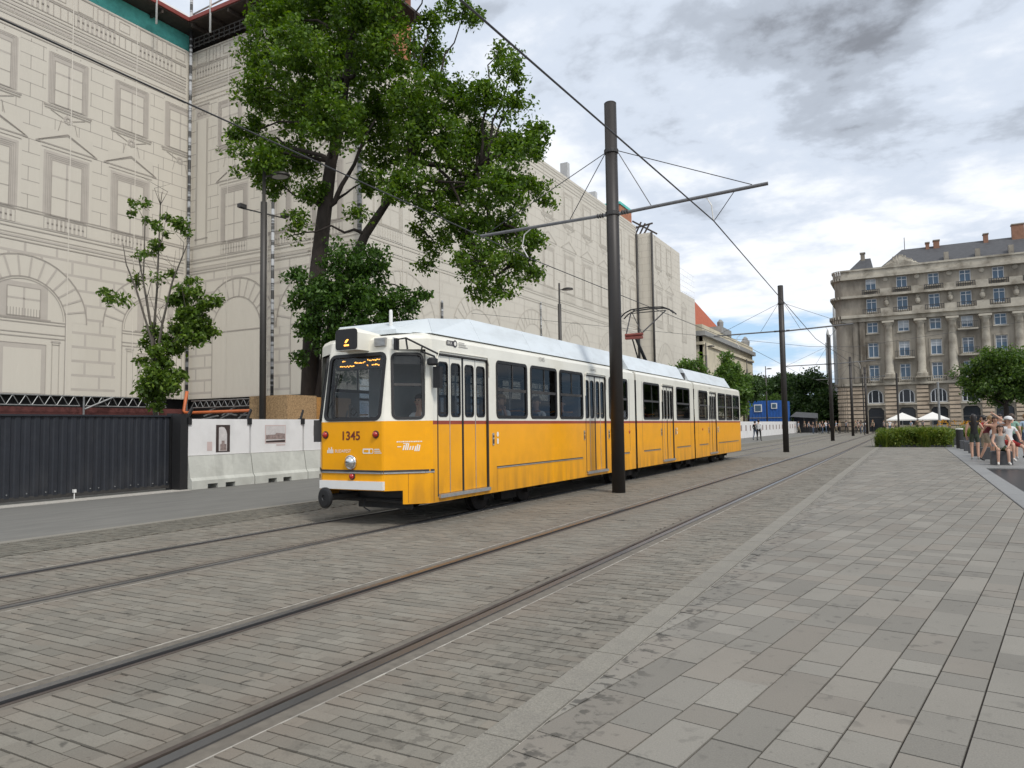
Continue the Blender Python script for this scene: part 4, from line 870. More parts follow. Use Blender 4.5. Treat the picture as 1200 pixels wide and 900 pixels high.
# scaffolding tubes and lattice girders
def tube_thing(a, b, r, label, mat='scaffold_tube', name='scaffold_pole', cat='pole'): return tag(MB().tube([a, b], r, 8).build(name, mat, None, True, loc=a), label, cat, 'vertical scaffold poles')
tube_thing((XA+.35, YB-.35, 2.4), (XA+.35, YB-.35, 29), .09, 'tall scaffold pole in the inner corner above the orange pipe')
tube_thing((-30.9, YB-.4, 2), (-30.9, YB-.4, 15.6), .09, 'silvery scaffold pole right behind the nearest street lamp')
tube_thing((XC+.15, YB-.15, 11.8), (XC+.15, YB-.15, 25), .12, 'scaffold pole at the outer corner of the net behind the tree')
tube_thing((XA+.95, 26.0, 25.2), (XA+.95, 26.0, 30), .06, 'short white pole rising from the roof edge at upper left', 'white_paint')
tube_thing((-35.6, YB-.95, 25.2), (-35.6, YB-.95, 30), .06, 'short white pole rising from the roof edge right of the corner', 'white_paint')
tube_thing((XC+.12, YD-.2, 4), (XC+.12, YD-.2, 21.9), .12, 'dark pole at the notch left of the far pavilion', 'dark_metal'); tube_thing((XC+1.75, YD-.1, 4), (XC+1.75, YD-.1, 21.9), .12, 'dark pole on the near edge of the far pavilion', 'dark_metal')
tube_thing((XC+.12, 36.6, 3), (XC+.12, 36.6, 9.3), .07, 'thin grey pole against the net left of the second street lamp'); tube_thing((XC+.12, 50.2, 4), (XC+.12, 50.2, 11.2), .05, 'thin grey pole against the net right of the second street lamp')
for k_s, (a_, b_) in enumerate((((XA+.9, 24.2, 27.9), (XA+.9, YB-.9, 27.9)), ((XA+.95, YB-1, 27.9), (XA+9, YB-1, 27.9)), ((XA+.5, 25.5, 26.8), (XA-2.5, YB-.5, 29.4)), ((XA+1.2, YB-.9, 26.8), (XA+4.2, YB+1.2, 29.0)), ((XA+.9, 23.4, 26.7), (XA+.2, 24.6, 30)))):
    tag(MB().tube([a_, b_], .05, 6).build('scaffold_tube', 'galvanised', None, loc=a_), ['level guard tube along the roof edge at upper left', 'level guard tube along the roof edge right of the corner', 'slanting tube above the inner roof corner at left', 'slanting tube above the inner roof corner at right', 'leaning tube at the far left of the roof edge'][k_s], 'tube', 'scaffold tubes on the roof')
rg = thing('roof_railing', 'black mesh railing on the roof edge right of the inner corner', 'railing', (-36, YB-.2, 25.1))
for k in range(14): MB().tube([(XA+.6+k*.45, YB-.3, 25.1), (XA+.6+k*.45, YB-.3, 25.75)], .03, 5).build('railing_post', 'dark_metal', rg)
for z in (25.2, 25.45, 25.73): MB().tube([(XA+.5, YB-.3, z), (XA+6.6, YB-.3, z)], .035, 5).build('rail', 'dark_metal', rg)
def girder(a, b, zt, zb, step, label):
    a, b = Vector(a), Vector(b); g_ = thing('lattice_girder', label, 'girder', a, 'lattice girders under the nets'); n = int((b-a).length/step)
    MB().tube([a+Vector((0, 0, zt)), b+Vector((0, 0, zt))], .035, 6).build('top_chord', 'galvanised', g_); MB().tube([a+Vector((0, 0, zb)), b+Vector((0, 0, zb))], .035, 6).build('bottom_chord', 'galvanised', g_)
    m = MB()
    for k in range(n):
        p0 = a.lerp(b, k/n); p1 = a.lerp(b, (k+.5)/n); p2 = a.lerp(b, (k+1)/n)
        m.tube([p0+Vector((0, 0, zb)), p1+Vector((0, 0, zt))], .022, 5).tube([p1+Vector((0, 0, zt)), p2+Vector((0, 0, zb))], .022, 5)
    tag(m.build('lattice_diagonal', 'galvanised', g_), None, None, kind='stuff'); return g_
girder((XA+.5, 17, 0), (XA+.5, 22.3, 0), 3.42, 2.92, .55, 'lattice girder under the net at the far left'); girder((XA+.5, 22.6, 0), (XA+.5, 27.3, 0), 3.42, 2.92, .55, 'lattice girder under the net behind the young tree')
girder((XA+1, YB-.5, 0), (-26, YB-.5, 0), 3.3, 2.9, .5, 'lattice girder under the net facing the camera')
for yy, lb_ in ((22.45, 'steel prop under the net between the two lattice girders'), (26.7, 'steel prop under the net just right of the young tree trunk'), (28.6, 'steel prop beside the orange pipe')): tag(MB().tube([(XA+.6, yy, 0), (XA+.6, yy, 3.45)], .05, 6).build('steel_prop', 'galvanised', None, loc=(XA+.6, yy, 0)), lb_, 'prop', 'steel props')
tag(MB().tube([(XA+.6, 22.5, 2.75), (XA+.6, 24.0, 3.4)], .05, 6).build('diagonal_brace', 'galvanised', None, loc=(XA+.6, 22.5, 2.75)), 'slanting steel brace under the net at left', 'brace')
op = MB().tube([(-37.6, YB-.7, 3.9), (-37.75, YB-.8, 2.75), (-37.6, YB-.8, 2.62), (-37.2, YB-.8, 2.6), (-31.6, YB-.8, 2.62)], .09, 10)
tag(op.build('orange_pipe', 'pipe_orange', None, True, loc=(-37.6, YB-.7, 2.6)), 'orange plastic drain pipe bent at the building corner', 'pipe')
pm('clutter_grey', (0.20, 0.205, 0.205), .8, .5, 5, .3, 15)
m_ = MB()
for k in range(7):
    xx = -36.6+k*1.55
    for j in range(3): m_.beam((xx+.2*j, YB-.4, 2.2+.2*j), (xx+1.3, YB-.38, 2.4+.25*((j+k) % 3)), .16, .08)
tag(m_.build('sheeting', 'clutter_grey', None, loc=(-36, YB-.4, 2.2)), 'crumpled grey sheeting heaped under the net facing the camera', 'sheeting', kind='stuff')

# ------------------------------------------------------------------ black fence
pm('fence_black', (0.016, 0.019, 0.026), 0.55, 0.15, 3, 0.03, 6, dirt=(0.045, 0.044, 0.043), dscale=1.5, damt=.3)
FX = -16.95; fn = thing('corrugated_fence', 'long black corrugated metal fence at the left', 'fence', (FX, 4, 0)); pan = None
for k in range(17):
    yy = -4.7+k*1.0
    if pan is None:
        m_ = MB(); prof = []
        for j in range(5): prof += [(j*.2, 0), (j*.2+.06, 0), (j*.2+.085, .024), (j*.2+.175, .024)]
        prof.append((1.0, 0)); kk = len(prof)
        m_.add([(d_, u, .12) for u, d_ in prof]+[(d_, u, 1.90) for u, d_ in prof], [(i, i+1, kk+i+1, kk+i) for i in range(kk-1)]); pan = m_.build('fence_panel', 'fence_black', fn, raw=True); po = pan
    else: po = inst(pan, fn)
    po.location = (0, yy-4, 0)
    for j in range(0, 5, 2): MB().lathe((FX+.024, yy+j*.2+.13, .20), [(.018, 0), (.012, .012)], 6, (1, 0, 0)).build('screw_cap', 'galvanised', fn)
MB().box(FX-.03, FX+.06, -4.7, 12.3, 1.89, 1.93).build('top_rail', 'fence_black', fn); MB().box(FX-.02, FX+.02, -4.7, 12.3, .05, .14).build('bottom_rail', 'site_dark', fn)
MB().box(FX-.12, FX+.08, 12.30, 12.48, 0, 1.98).build('end_post', 'black_rubber', fn); MB().box(-16.78, -16.46, 12.26, 12.49, 0, 1.96).build('end_post', 'black_rubber', fn)
tag(MB().tube([(FX+.3, 9.7, 0), (FX+.3, 9.7, .16)], .012, 6).box(FX+.27, FX+.33, 9.67, 9.73, .16, .23).build('marker_peg', 'white_paint', None, loc=(FX+.3, 9.7, 0)), 'tiny white marker peg at the foot of the black fence', 'peg')
struct(MB().box(-16.75, -16.25, -6, 12.45, -.004, .012).build('fence_footing', 'mortar'))
# ------------------------------------------------------------------ concrete barriers with poster boards
pm('concrete_pale', (0.50, 0.505, 0.46), 0.85, 0.08, 3, 0.15, 60, rnd=.06, dirt=(0.28, 0.28, 0.25), dscale=1.6, damt=.5)
pm('board_white', (0.73, 0.72, 0.71), 0.6, 0.03, 2, dirt=(0.5, 0.49, 0.48), dscale=1.2, damt=.4); pm('osb', (0.34, 0.22, 0.11), 0.8, 0.45, 22, .1, 30); pm('osb_orange', (0.42, 0.21, 0.06), 0.8, 0.3, 22, .1, 30)
pm('sepia_dark', (0.045, 0.03, 0.028), .7, .2, 8); pm('sepia_mid', (0.26, 0.20, 0.185), .7, .35, 14); pm('sepia_light', (0.55, 0.52, 0.51), .7, .12, 8); pm('sepia_pink', (0.55, 0.44, 0.42), .7, .05, 8)
BXP = Plane((-16.32, 0, 0), (0, 1, 0), (0, 0, 1)); bl = ['beside the black fence, with the arch picture', 'second from the black fence, with the long building picture', 'third from the black fence, partly behind the tram front', 'hidden mostly behind the tram cab']
for k in range(3):
    ya = 12.50+k*2.06; yb2 = ya+2.03
    cb = thing('concrete_barrier', 'pale concrete road barrier '+bl[k], 'barrier', (-16.5, ya, 0), 'concrete barriers')
    prof = [(-16.30, 0), (-16.30, .22), (-16.37, .30), (-16.47, .86), (-16.68, .86), (-16.78, .30), (-16.85, .22), (-16.85, 0)]
    segs = [(ya, ya+.48), (ya+.48, ya+.80), (ya+.80, ya+1.05), (ya+1.05, ya+1.37), (ya+1.37, yb2)]; m_ = MB()
    for i, (s0, s1) in enumerate(segs):
        pr2 = prof if i % 2 == 0 else [(-16.30, .12)]+prof[1:-1]+[(-16.85, .12)]; kk = 8
        m_.add([(x, s0, z) for x, z in pr2]+[(x, s1, z) for x, z in pr2], [tuple(range(kk))[::1], tuple(range(2*kk-1, kk-1, -1))]+[(i2, kk+i2, kk+(i2+1) % kk, (i2+1) % kk) for i2 in range(kk)])
    m_.build('barrier_block', 'concrete_pale', cb)
    bd = thing('poster_board', ['white poster board with a dark arch picture, beside the black fence', 'white poster board with a picture of a long building', 'white poster board cut off by the tram front'][k], 'board', (-16.55, ya, .86), 'white poster boards'); MB().box(-16.60, -16.50, ya+.02, yb2-.02, .87, 1.83).build('panel', 'board_white', bd)
    BP = Plane((-16.495, ya, 0), (0, 1, 0), (0, 0, 1))
    def r4(a, b, c, d): return [(a, c), (b, c), (b, d), (a, d)]
    if k == 0:
        pc = MB().panel(BP, r4(.88, 1.34, .93, 1.67)).build('poster', 'sepia_dark', bd); MB().panel(BP, [(.97, .96), (1.24, .96), (1.24, 1.42), (1.21, 1.52), (1.15, 1.60), (1.06, 1.62), (.97, 1.60)], d=.003).build('arch_opening', 'sepia_light', bd)
        MB().panel(BP, r4(1.02, 1.22, .97, 1.15), d=.005).panel(BP, r4(1.06, 1.16, 1.15, 1.24), d=.005).build('pictured_building', 'sepia_mid', bd); MB().panel(BP, r4(.60, .76, .98, 1.22)).build('caption_block', 'sepia_pink', bd)
    elif k == 1:
        MB().panel(BP, r4(.52, 1.32, 1.12, 1.66)).build('poster_border', 'sepia_pink', bd); MB().panel(BP, r4(.55, 1.29, 1.15, 1.63), d=.003).build('poster', 'sepia_light', bd); MB().panel(BP, [(.55, 1.15), (1.29, 1.15), (1.29, 1.22), (.55, 1.20)], d=.005).build('pictured_ground', 'sepia_dark', bd); MB().panel(BP, [(.55, 1.24), (1.29, 1.24), (1.29, 1.40), (.95, 1.43), (.9, 1.38), (.55, 1.37)], d=.005).build('pictured_building', 'sepia_mid', bd); MB().panel(BP, r4(.95, 1.3, 1.05, 1.09)).build('caption_block', 'sepia_pink', bd)
    else:
        MB().panel(BP, r4(.42, .95, 1.33, 1.64)).build('poster', 'sepia_light', bd); MB().panel(BP, [(.42, 1.33), (.62, 1.33), (.5, 1.5), (.47, 1.64), (.42, 1.64)], d=.003).panel(BP, rrect(.6, .7, 1.48, 1.6, .04), d=.003).panel(BP, rrect(.55, .8, 1.36, 1.42, .02), d=.003).build('pictured_figures', 'sepia_dark', bd); MB().panel(BP, r4(.45, .75, 1.14, 1.17)).build('caption_block', 'sepia_pink', bd)
    for yy in ((ya+.03, yb2-.03) if k == 0 else (yb2-.03,)):
        MB().box(-16.62, -16.46, yy-.07, yy+.07, 1.68, 1.86).beam((-16.55, yy-.03, 1.84), (-16.75, yy+.28, 2.12), .05).beam((-16.62, yy+.07, 1.84), (-16.82, yy+.36, 2.10), .04).build('board_bracket', 'black_rubber', bd)
ob_ = thing('osb_box', 'brown chipboard box round the foot of the tall tree', 'crate', (-17.3, 17, 0)); MB().box(-18.9, -17.2, 16.62, 17.9, 0, 2.62).build('board', 'osb', ob_)
ob2 = thing('osb_box', 'orange chipboard sheet next to the brown box by the tram cab', 'crate', (-17.3, 18.6, 0)); MB().box(-18.7, -17.22, 17.93, 19.6, 0, 2.58).build('board', 'osb_orange', ob2)

# ------------------------------------------------------------------ poles, lamps, overhead line
pm('pole_brown', (0.032, 0.028, 0.026), 0.5, 0.12, 2, metal=.2); pm('lamp_grey', (0.048, 0.044, 0.040), .5, .1, 3, metal=.2); pm('wire_dark', (0.035, 0.035, 0.037), .5, .1, 3); pm('stay_grey', (0.16, 0.16, 0.165), .45, .2, 10, metal=.4); pm('insulator', (0.60, 0.59, 0.56), .4, .1)
PX = -5.82
plab = ['nearest dark steel tram pole in front of the tram', 'second dark tram pole beyond the end of the tram', 'third dark tram pole along the tracks', 'fourth tram pole, thin in front of the stone building', 'fifth tram pole, far in front of the stone building doorway']
for k, (yy, hh, xx) in enumerate(((15.53, 8.95, PX), (40.2, 8.75, -5.78), (65.2, 8.75, -5.72), (88, 8.7, -5.65), (104, 8.6, -5.0))):
    pt = thing('tram_pole', plab[k], 'pole', (xx, yy, 0), 'overhead line poles'); MB().tube([(xx, yy, 0), (xx, yy, hh)], [.150, .140], 20).build('mast', 'pole_brown', pt, True)
    MB().lathe((xx, yy, hh), [(.142, 0), (.142, .01), (.12, .03)], 20).build('mast_cap', 'pole_brown', pt)
    for z in (6.36, 7.82): MB().lathe((xx, yy, z-.05), [(.150, 0), (.165, .01), (.165, .09), (.150, .1)], 16).build('clamp_band', 'dark_metal', pt)
    if k < 4:
        arm = MB().tube([(xx+.14, yy, 6.34), (xx+3.42, yy, 6.47)], .038, 10).build('cross_arm', 'stay_grey', pt); MB().tube([(xx-.14, yy, 6.36), (xx-3.55, yy, 6.34)], .038, 10).build('cross_arm', 'stay_grey', pt)
        for a, b in (((.14, 7.82), (3.1, 6.50)), ((.14, 7.82), (.92, 6.40)), ((-.14, 7.82), (-1.08, 6.38)), ((-.14, 7.82), (-3.4, 6.36))): MB().tube([(xx+a[0], yy, a[1]), (xx+b[0], yy, b[1])], .010, 5).build('stay_wire', 'wire_dark', pt)
        for a in (.3, -.3): MB().lathe((xx+a-.09, yy, 6.36), [(.03, 0), (.06, .03), (.03, .06), (.06, .09), (.03, .12), (.06, .15), (.03, .18)], 10, (1, 0, 0)).build('insulator', 'dark_metal', pt)
        MB().tube([(xx+1.45, yy, 6.38), (xx+1.9, yy, 6.44), (xx+2.15, yy, 6.38), (xx+2.25, yy, 6.2), (xx+2.28, yy, 5.86)], .014, 6).build('steady_arm', 'insulator', pt); MB().tube([(xx+2.75, yy, 6.44), (xx+2.45, yy, 6.05), (xx+2.3, yy, 5.86)], .009, 5).build('steady_arm', 'wire_dark', pt)
        MB().tube([(xx-1.5, yy, 6.33), (xx-2.1, yy, 6.33), (xx-2.3, yy, 6.2), (xx-2.36, yy, 5.9), (xx-2.2, yy, 5.62)], .014, 6).build('steady_arm', 'insulator', pt)
wr = MB().tube([(-4.35, -10, 5.82), (-3.54, 15.53, 5.86), (-4.15, 40.2, 5.84), (-3.5, 65, 5.84), (-4, 88, 5.84), (-3.7, 130, 5.8)], .014, 6)
tag(wr.build('contact_wire', 'wire_dark', None, loc=(-4.35, -10, 5.82)), 'overhead contact wire above the empty track', 'wire')
wl_ = MB().tube([(-7.5, -10, 5.64), (-8.02, 15.53, 5.62), (-7.5, 40.2, 5.62), (-8, 65, 5.6), (-7.5, 88, 5.6), (-7.7, 130, 5.6)], .011, 6)
tag(wl_.build('contact_wire', 'wire_dark', None, loc=(-7.5, -10, 5.64)), 'overhead contact wire above the yellow tram', 'wire')
tag(MB().tube([(-25, 40.2, 9), (-5.7, 52, 6.6), (-3.0, 53, 6.5), (8, 62, 8.5)], .012, 5).build('span_wire', 'wire_dark', None, loc=(-25, 40.2, 9)), 'thin span wire crossing the tracks near the second pole', 'wire')
def street_lamp(x, yv, h, label, bar=False, head=.42):
    t = thing('street_lamp', label, 'street lamp', (x, yv, 0), 'street lamps'); MB().tube([(x, yv, 0), (x, yv, h-.9), (x, yv, h-.88), (x, yv, h+.35)], [.105, .105, .055, .055], 12).build('lamp_post', 'lamp_grey', t, True)
    MB().tube([(x, yv, h-.08), (x+.2, yv+.15, h+.0)], .03, 6).build('arm', 'lamp_grey', t)
    m = MB(); m.lathe((0, 0, 0), [(.10, -.03), (.34, -.06), (.36, -.02), (.30, .05), (.12, .10)], 16); m.v = [(x+head+a*1.0, yv+.28+b*.75, h+c*.9) for a, b, c in m.v]; m.build('lamp_head', 'lamp_grey', t, True)
    m = MB(); m.lathe((0, 0, 0), [(.28, -.068), (.1, -.08)], 16); m.v = [(x+head+a, yv+.28+b*.75, h+c*.9) for a, b, c in m.v]; m.build('lamp_lens', 'sepia_light', t)
    if bar:
        MB().beam((x-.2, yv-.75, h-1.25), (x+.2, yv+.75, h-1.28), .035).build('side_bar', 'dark_metal', t)
        for s in (-1, 1): MB().box(x+.2*s-.08, x+.2*s+.08, yv+.7*s-.12, yv+.7*s+.12, h-1.24, h-1.12).build('spotlight', 'dark_metal', t)
    return t
street_lamp(-18.0, 16.35, 9.75, 'tall grey street lamp behind the poster boards left of the big tree', True)
street_lamp(-18.0, 38.8, 9.65, 'street lamp rising behind the tram roof, second along the road')
street_lamp(-17.0, 69.8, 9.0, 'street lamp in front of the cream building, third along the road'); street_lamp(-17.0, 89.6, 8.9, 'small far street lamp behind the blue cabins'); street_lamp(-17.0, 102.4, 8.9, 'farthest street lamp left of the second tram pole')
# ------------------------------------------------------------------ trees
pm('bark', (0.038, 0.029, 0.024), 0.9, 0.35, 6, 0.6, 14, stretch=(1, 1, .3)); pm('bark_young', (0.10, 0.088, 0.072), .9, .25, 8, .3, 20)
leafmat('leaf_oak', (0.076, 0.148, 0.014), warm=(.14, .21, .018)); leafmat('leaf_low', (0.050, 0.110, 0.018)); leafmat('leaf_young', (0.085, 0.150, 0.022)); leafmat('leaf_round', (0.060, 0.115, 0.022), warm=(.10, .15, .02)); leafmat('leaf_far', (0.045, 0.088, 0.025), .35, .25); leafmat('leaf_far_bright', (0.080, 0.150, 0.030), .35); leafmat('leaf_grass', (0.105, 0.165, 0.025), .5, warm=(.20, .21, .035)); leafmat('petal_orange', (0.55, 0.26, 0.02), .3, .3, warm=(.6, .35, .03))
def leaves(name, clumps, per, sig, size, mat, parent, up=.35, asp=.55, seed=1, raw=False):
    g_ = np.random.default_rng(seed); C = np.repeat(np.array([c[:3] for c in clumps]), per, axis=0); S = np.repeat(np.array([c[3] if len(c) > 3 else 1.0 for c in clumps]), per)
    n = len(C); d = g_.normal(size=(n, 3)); d /= np.linalg.norm(d, axis=1)[:, None]; rad = g_.random(n)**.55
    pos = C + d*(rad*sig*1.7*S)[:, None]*np.array([1, 1, .8])
    ax = g_.normal(size=(n, 3)); ax += d*.8; ax[:, 2] -= .25; ax /= np.linalg.norm(ax, axis=1)[:, None]
    nm = g_.normal(size=(n, 3)); nm[:, 2] += up*2.5; sd_ = np.cross(ax, nm); sd_ /= np.linalg.norm(sd_, axis=1)[:, None]+1e-9
    nn = np.cross(sd_, ax); sz = size*(.65+.7*g_.random(n)); l = ax*sz[:, None]; w_ = sd_*(sz*asp/2)[:, None]; b_ = nn*(sz*.10)[:, None]
    V = np.empty((n*4, 3)); V[0::4] = pos-l*.5; V[1::4] = pos+w_+b_+l*.05; V[2::4] = pos+l*.5; V[3::4] = pos-w_+b_+l*.05
    off = ORG.get(parent.name, Vector()) if not raw else Vector((0, 0, 0)); V -= np.array(off)
    me = bpy.data.meshes.new(name); me.vertices.add(n*4); me.vertices.foreach_set('co', V.ravel()); me.loops.add(n*6); me.polygons.add(n*2)
    q = np.arange(n)*4; F_ = np.stack([q, q+1, q+2, q, q+2, q+3], 1).ravel(); me.loops.foreach_set('vertex_index', F_); me.polygons.foreach_set('loop_start', np.arange(n*2)*3); me.polygons.foreach_set('loop_total', np.full(n*2, 3))
    me.materials.append(MT[mat]); me.update(); me.validate(); o = bpy.data.objects.new(name, me); col.objects.link(o); o.parent = parent; return o
def clumps_in(blobs, dens, seed, shell=.5, cs=(.7, 1.3)):
    g_ = np.random.default_rng(seed); out = []
    for c, r in blobs:
        k = max(1, int(dens*r**2))
        for _ in range(k):
            d = g_.normal(size=3); d /= np.linalg.norm(d); q = r*(shell+(1-shell)*g_.random()) if g_.random() < .75 else r*g_.random()
            out.append((c[0]+d[0]*q, c[1]+d[1]*q, c[2]+d[2]*q*.85, g_.uniform(*cs)))
    return out
def limb(m, a, b, r0, r1, sag=.0, n=6, wob=.12, seed=0):
    g_ = random.Random(seed); a, b = Vector(a), Vector(b); L_ = (b-a).length; pts = []
    for k in range(n+1):
        t = k/n; p = a.lerp(b, t); p.z += sag*L_*sin(pi*t)
        if 0 < k < n: p += Vector((g_.uniform(-1, 1), g_.uniform(-1, 1), g_.uniform(-1, 1)))*wob*L_*.35
        pts.append(p)
    m.tube(pts, [r0+(r1-r0)*k/n for k in range(n+1)], 7 if r0 > .03 else 4); return pts
TD = 25.0
base = P(360, 480, TD); base.z = 0
big = thing('tall_tree', 'tall leafy tree with two dark trunks behind the poster boards', 'tree', base)
trunk = MB(); t1 = [(360, 575), (363, 470), (365, 400), (372, 320), (380, 250), (388, 190), (398, 150), (405, 95), (412, 40), (418, -30)]
pts1 = [P(a, b, TD) for a, b in t1]; pts1[0].z = -.1; trunk.tube(pts1, [.40, .33, .30, .28, .25, .20, .17, .14, .11, .06], 12)
t2 = [(372, 575), (376, 470), (386, 400), (405, 330), (428, 275), (455, 235), (480, 190)]; pts2 = [P(a, b, TD+.3*k*.2-.2) for k, (a, b) in enumerate(t2)]; pts2[0].z = -.1; trunk.tube(pts2, [.28, .24, .22, .19, .16, .12, .08], 10)
trunk.build('trunk', 'bark', big, True)
BL = [(330,20,42,0),(380,5,48,.5),(430,12,46,-.4),(305,70,30,.3),(345,75,48,-.8),(400,70,50,.8),(450,65,42,-.3),(500,60,28,.4),(545,12,22,-.3),(505,20,16,.2),(300,105,26,-.3),(350,125,46,.6),(290,150,22,.2),(278,158,10,0),(305,185,32,-.6),(345,185,34,.5),(390,140,40,-.7),(320,215,18,.2),
 (365,225,18,-.2),(440,130,44,.4),(490,115,40,-.6),(535,115,34,.3),(570,110,24,-.3),(586,62,14,.1),(600,85,20,-.2),(605,120,18,.3),(635,150,18,-.1),(625,175,20,.3),(600,170,30,-.4),(560,165,40,.6),(510,165,42,-.5),(455,175,36,.8),(470,215,30,-.6),(430,215,18,.3),(540,215,40,.5),(590,215,34,-.6),(622,215,16,.2),(641,236,11,.3),(640,218,8,.2),
 (500,240,22,-.4),(545,262,34,-.2),(590,262,34,.5),(618,285,18,-.2),(510,285,16,.2),(560,305,30,-.5),(602,310,26,.4),(622,322,14,0),(565,338,18,.2),(590,340,14,-.3),(500,312,10,.1),(492,268,10,.1),(352,258,13,-.5),(345,275,8,-.4),(420,250,12,-.2),
 (360,-40,60,.5),(430,-45,60,-.5),(500,-40,40,.3),(390,-100,60,0),(450,-100,45,.6)]
k_ = TD/F_PX
blobs = [(P(a, b, TD+d*2.4), r*k_) for a, b, r, d in BL]
br = MB()
for i, (c, r) in enumerate(blobs):
    src_ = pts1 if BL[i][0] < 470 and BL[i][1] < 260 else pts2+[P(560, 200, TD)]
    low = [q for q in src_ if q.z < c.z+.4] or src_; a = min(low, key=lambda q: (q-c).length+.5*abs(q.z-c.z))
    if BL[i][0] > 470 and BL[i][1] > 225:
        up_ = [q for q, _ in blobs if q.z > c.z+.3]; a = min(up_, key=lambda q: (q-c).length)
    if r > .4 or i % 2 == 0: pp = limb(br, a, c, .055+.018*r, .015, .06, 6, .16, i)
    for j in range(3):
        d = Vector((random.uniform(-1, 1), random.uniform(-1, 1), random.uniform(-.6, .8))); limb(br, c, c+d*r*.9, .018, .006, 0, 3, .2, i*7+j)
limb(br, pts2[-1], P(600, 225, TD+.5), .11, .03, .05, 8, .1, 91); limb(br, P(510, 190, TD-.2), P(560, 290, TD-.5), .06, .02, .05, 8, .12, 92); limb(br, pts1[5], P(300, 160, TD+.4), .09, .02, .05, 7, .1, 93); limb(br, P(560, 200, TD), P(575, 300, TD), .06, .02, 0, 6, .15, 94); limb(br, pts1[4], P(408, 205, TD-.3), .11, .07, -.06, 5, .1, 95); limb(br, P(408, 205, TD-.3), P(440, 140, TD-.4), .07, .03, .02, 5, .1, 96)
br.build('branches', 'bark', big, True)
leaves('crown', clumps_in([(c, r*1.08) for c, r in blobs], 40, 21, .35, (.5, 1.25)), 50, .23, .145, 'leaf_oak', big, seed=31)
SB = [(400,305,22,0),(432,310,26,.3),(380,345,30,-.3),(430,350,36,0),(462,362,24,.4),(362,385,18,-.2),(400,392,32,.2),(486,350,11,.1),(500,350,6,.1),(350,325,12,0),(440,395,28,-.2),(352,420,9,0),(474,392,20,.3),(352,352,12,.1),(415,425,25,0)]
sb2 = [(P(a, b, TD-1.3+d), r*k_*1.15) for a, b, r, d in SB]; br = MB()
for i, (c, r) in enumerate(sb2): limb(br, pts2[2] if i % 2 else pts2[3], c, .04, .01, .05, 5, .15, 200+i)
br.build('low_branches', 'bark', big, True); leaves('low_shoots', clumps_in(sb2, 46, 23, .3, (.5, 1.2)), 48, .21, .145, 'leaf_low', big, seed=33)
# young tree behind the black fence
YT = 21.5; yb0 = P(183, 500, YT); yb0.z = 0
yt = thing('young_tree', 'slim young tree with sparse leaf tufts behind the black fence', 'tree', yb0); kz = YT/F_PX
stems = [[(183, 575), (180, 440), (178, 400), (160, 340), (148, 310), (144, 285)], [(183, 575), (180, 440), (179, 395), (172, 350), (164, 310), (160, 290)], [(184, 575), (181, 440), (180, 390), (184, 340), (186, 290), (188, 240), (190, 225)], [(184, 575), (182, 430), (190, 380), (202, 330), (214, 300), (222, 280)], [(184, 575), (182, 440), (200, 410), (218, 380), (245, 365)], [(176, 380), (168, 330), (170, 260), (160, 240)], [(185, 420), (200, 400), (225, 400)]]
m_ = MB()
for i, st_ in enumerate(stems):
    pp = [P(a, b, YT+.25*((i % 3)-1)*(j/4)) for j, (a, b) in enumerate(st_)]
    if st_[0][1] > 570: pp[0].z = 0
    m_.tube(pp, [(.055 if i < 5 else .03)*(1-.82*j/(len(pp)-1)) for j in range(len(pp))], 6)
rg_ = random.Random(3)
for _ in range(26):
    st_ = rg_.choice(stems[:5]); j = rg_.randrange(2, len(st_)-1); a, b = st_[j]; m_.tube([P(a, b, YT), P(a+rg_.uniform(-9, 9), b-rg_.uniform(8, 22), YT+rg_.uniform(-.3, .3)), P(a+rg_.uniform(-22, 26), b-rg_.uniform(20, 50), YT+rg_.uniform(-.5, .5))], [.012, .008, .004], 4)
m_.build('stems', 'bark_young', yt, True)
YL = [(158,238,4),(166,238,3),(154,250,4),(175,242,3),(172,258,4),(183,265,5),(193,257,5),(208,262,7),(219,268,6),(196,273,4),(186,290,7),(172,300,4),(163,298,4),(160,328,5),(185,325,4),(200,320,4),(123,343,4),(131,352,4),(146,353,3),(138,351,3),(207,352,9),(214,340,6),(230,345,6),(225,330,5),(246,358,7),(257,353,5),(236,360,4),(215,368,10),(230,378,12),(240,390,10),(222,395,10),(210,385,9),(195,400,8),(180,390,7),(172,405,5),(185,412,8),(205,408,9),(168,425,5),(185,440,15),(196,450,12),(178,455,12),(205,440,8),(190,428,8),(184,470,8)]
leaves('leaf_tufts', clumps_in([(P(a, b, YT+rg_.uniform(-.35, .35)), r*kz*(1.3 if b > 335 else 1.0)) for a, b, r in YL], 130, 41, .1, (.5, 1.05)), 40, .18, .14, 'leaf_young', yt, seed=42)
def simple_tree(name, label, x, yv, z0, blobs_, mat, dens, per, sig, size, trunk_r=.18, seed=1, group=None, shell=.5):
    t = thing(name, label, 'tree', (x, yv, 0), group); m = MB(); top = max(c[2] for c, r in blobs_); m.tube([(x, yv, 0), (x+.05, yv, z0), (x, yv+.1, (z0+top)/2), (x, yv, top)], [trunk_r, trunk_r*.8, trunk_r*.5, trunk_r*.15], 8)
    for i, (c, r) in enumerate(blobs_): limb(m, (x, yv, min(c[2], z0+.3*(c[2]-z0))), c, trunk_r*.4, .02, .03, 5, .1, seed+i)
    m.build('trunk', 'bark', t, True); leaves('crown', clumps_in(blobs_, dens, seed, shell), per, sig, size, mat, t, seed=seed+5); return t
